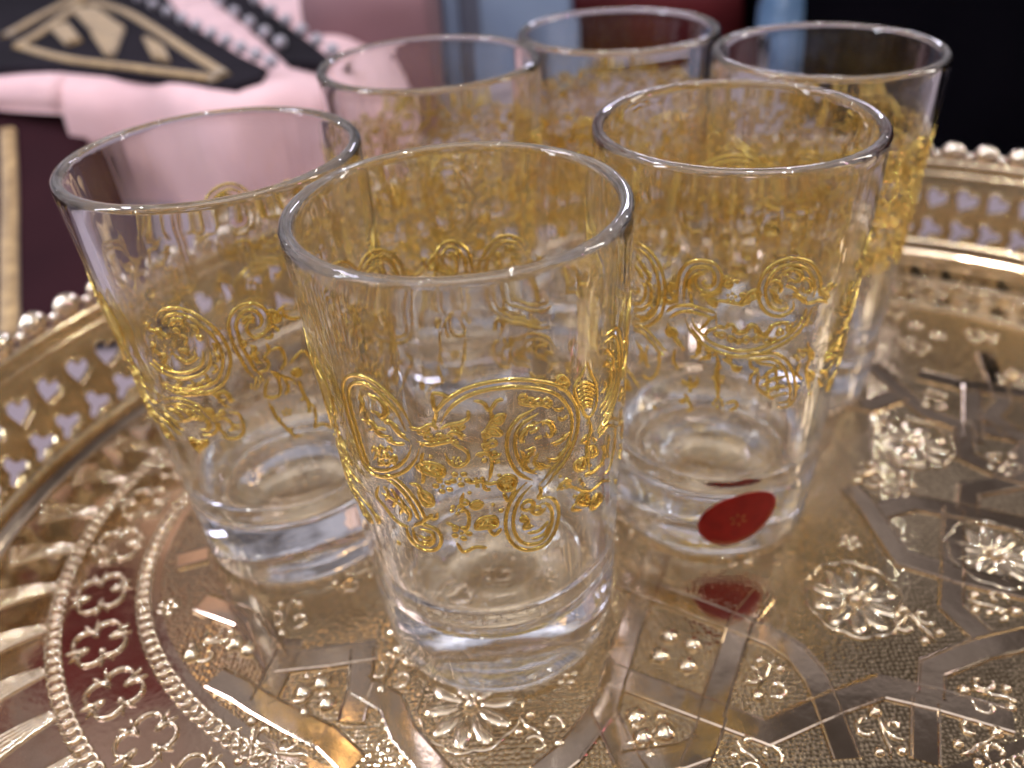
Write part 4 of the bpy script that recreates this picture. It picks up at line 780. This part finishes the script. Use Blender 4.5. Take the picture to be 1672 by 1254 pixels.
rc_ = put('red_cloth', folded('red_cloth', 0.034, 0.150, 0.045, -0.003, 0.16, lambda x: 0.60 + 0.01 * math.sin(40 * x), nx=24, r=0.016), 'red', None)
rc_['label'] = 'dark red folded cloth behind the farthest glass'; rc_['category'] = 'cloth'
mb = MB(); revolve(mb, [(1e-5, -0.003), (0.019, -0.003), (0.020, 0.0), (0.020, 0.05), (0.017, 0.058), (0.012, 0.068), (0.0115, 0.095), (0.014, 0.099), (0.014, 0.103), (1e-5, 0.104)], 32, (0.163, 0.535))
bo = put('blue_bottle', mb.mesh('blue_bottle'), 'blueglass', None); bo['label'] = 'blurred blue bottle beside the black backdrop above the right back glass'; bo['category'] = 'bottle'
kb = put('black_backdrop', folded('black_backdrop', 0.165, 0.75, 0.125, -0.003, 0.35, lambda x: 0.46 - 0.105 * min(max((x - 0.175) / 0.05, 0), 1), nx=40, r=0.015), 'black', None)  # black block added for the darkness beyond the table
kb['label'] = 'black block standing in for the dark gap in the upper right corner'; kb['category'] = 'backdrop'

# cloths hanging above the frame; the tray mirrors them
def hanging(name, x0, x1, yb, z0, z1, amp, ph, mat, label):
    V = []; Fc = []; nx, nz_ = 40, 14
    for side in (0, 1):
        for j in range(nz_ + 1):
            for i in range(nx + 1):
                x = x0 + (x1 - x0) * i / nx; z = z0 + (z1 - z0) * j / nz_
                V.append((x + 0.004 * math.sin(9 * z + i), yb + amp * math.sin(26 * x + ph + 2 * z) + 0.4 * amp * math.sin(61 * x + 3 * z) + 0.003 * side, z))
    k = (nx + 1) * (nz_ + 1)
    for j in range(nz_):
        for i in range(nx):
            q = (j * (nx + 1) + i, j * (nx + 1) + i + 1, (j + 1) * (nx + 1) + i + 1, (j + 1) * (nx + 1) + i); Fc += [q, tuple(a + k for a in q[::-1])]
    bd = [i for i in range(nx + 1)] + [(j + 1) * (nx + 1) - 1 for j in range(1, nz_ + 1)] + [nz_ * (nx + 1) + i for i in range(nx - 1, -1, -1)] + [j * (nx + 1) for j in range(nz_ - 1, 0, -1)]
    for a, b in zip(bd, bd[1:] + bd[:1]): Fc.append((a, b, b + k, a + k))
    o = put(name, mesh_from(name, V, Fc), mat); o['label'] = label; o['category'] = 'cloth'
    return o
hanging('hanging_scarf', -0.565, -0.415, 0.56, 0.44, 0.66, 0.010, 0.4, 'red', 'dark red cloth seen mirrored in the lower left of the tray border')
hanging('hanging_cloth', -0.52, -0.34, 0.605, 0.35, 0.55, 0.010, 1.1, 'peach', 'peach cloth seen mirrored in the tray between the clover border and the leftmost glass')
hanging('hanging_cloth', -1.00, -0.46, 0.66, 0.64, 1.10, 0.016, 2.1, 'dusty', 'dusty mauve cloth seen mirrored at the bottom left corner of the tray')
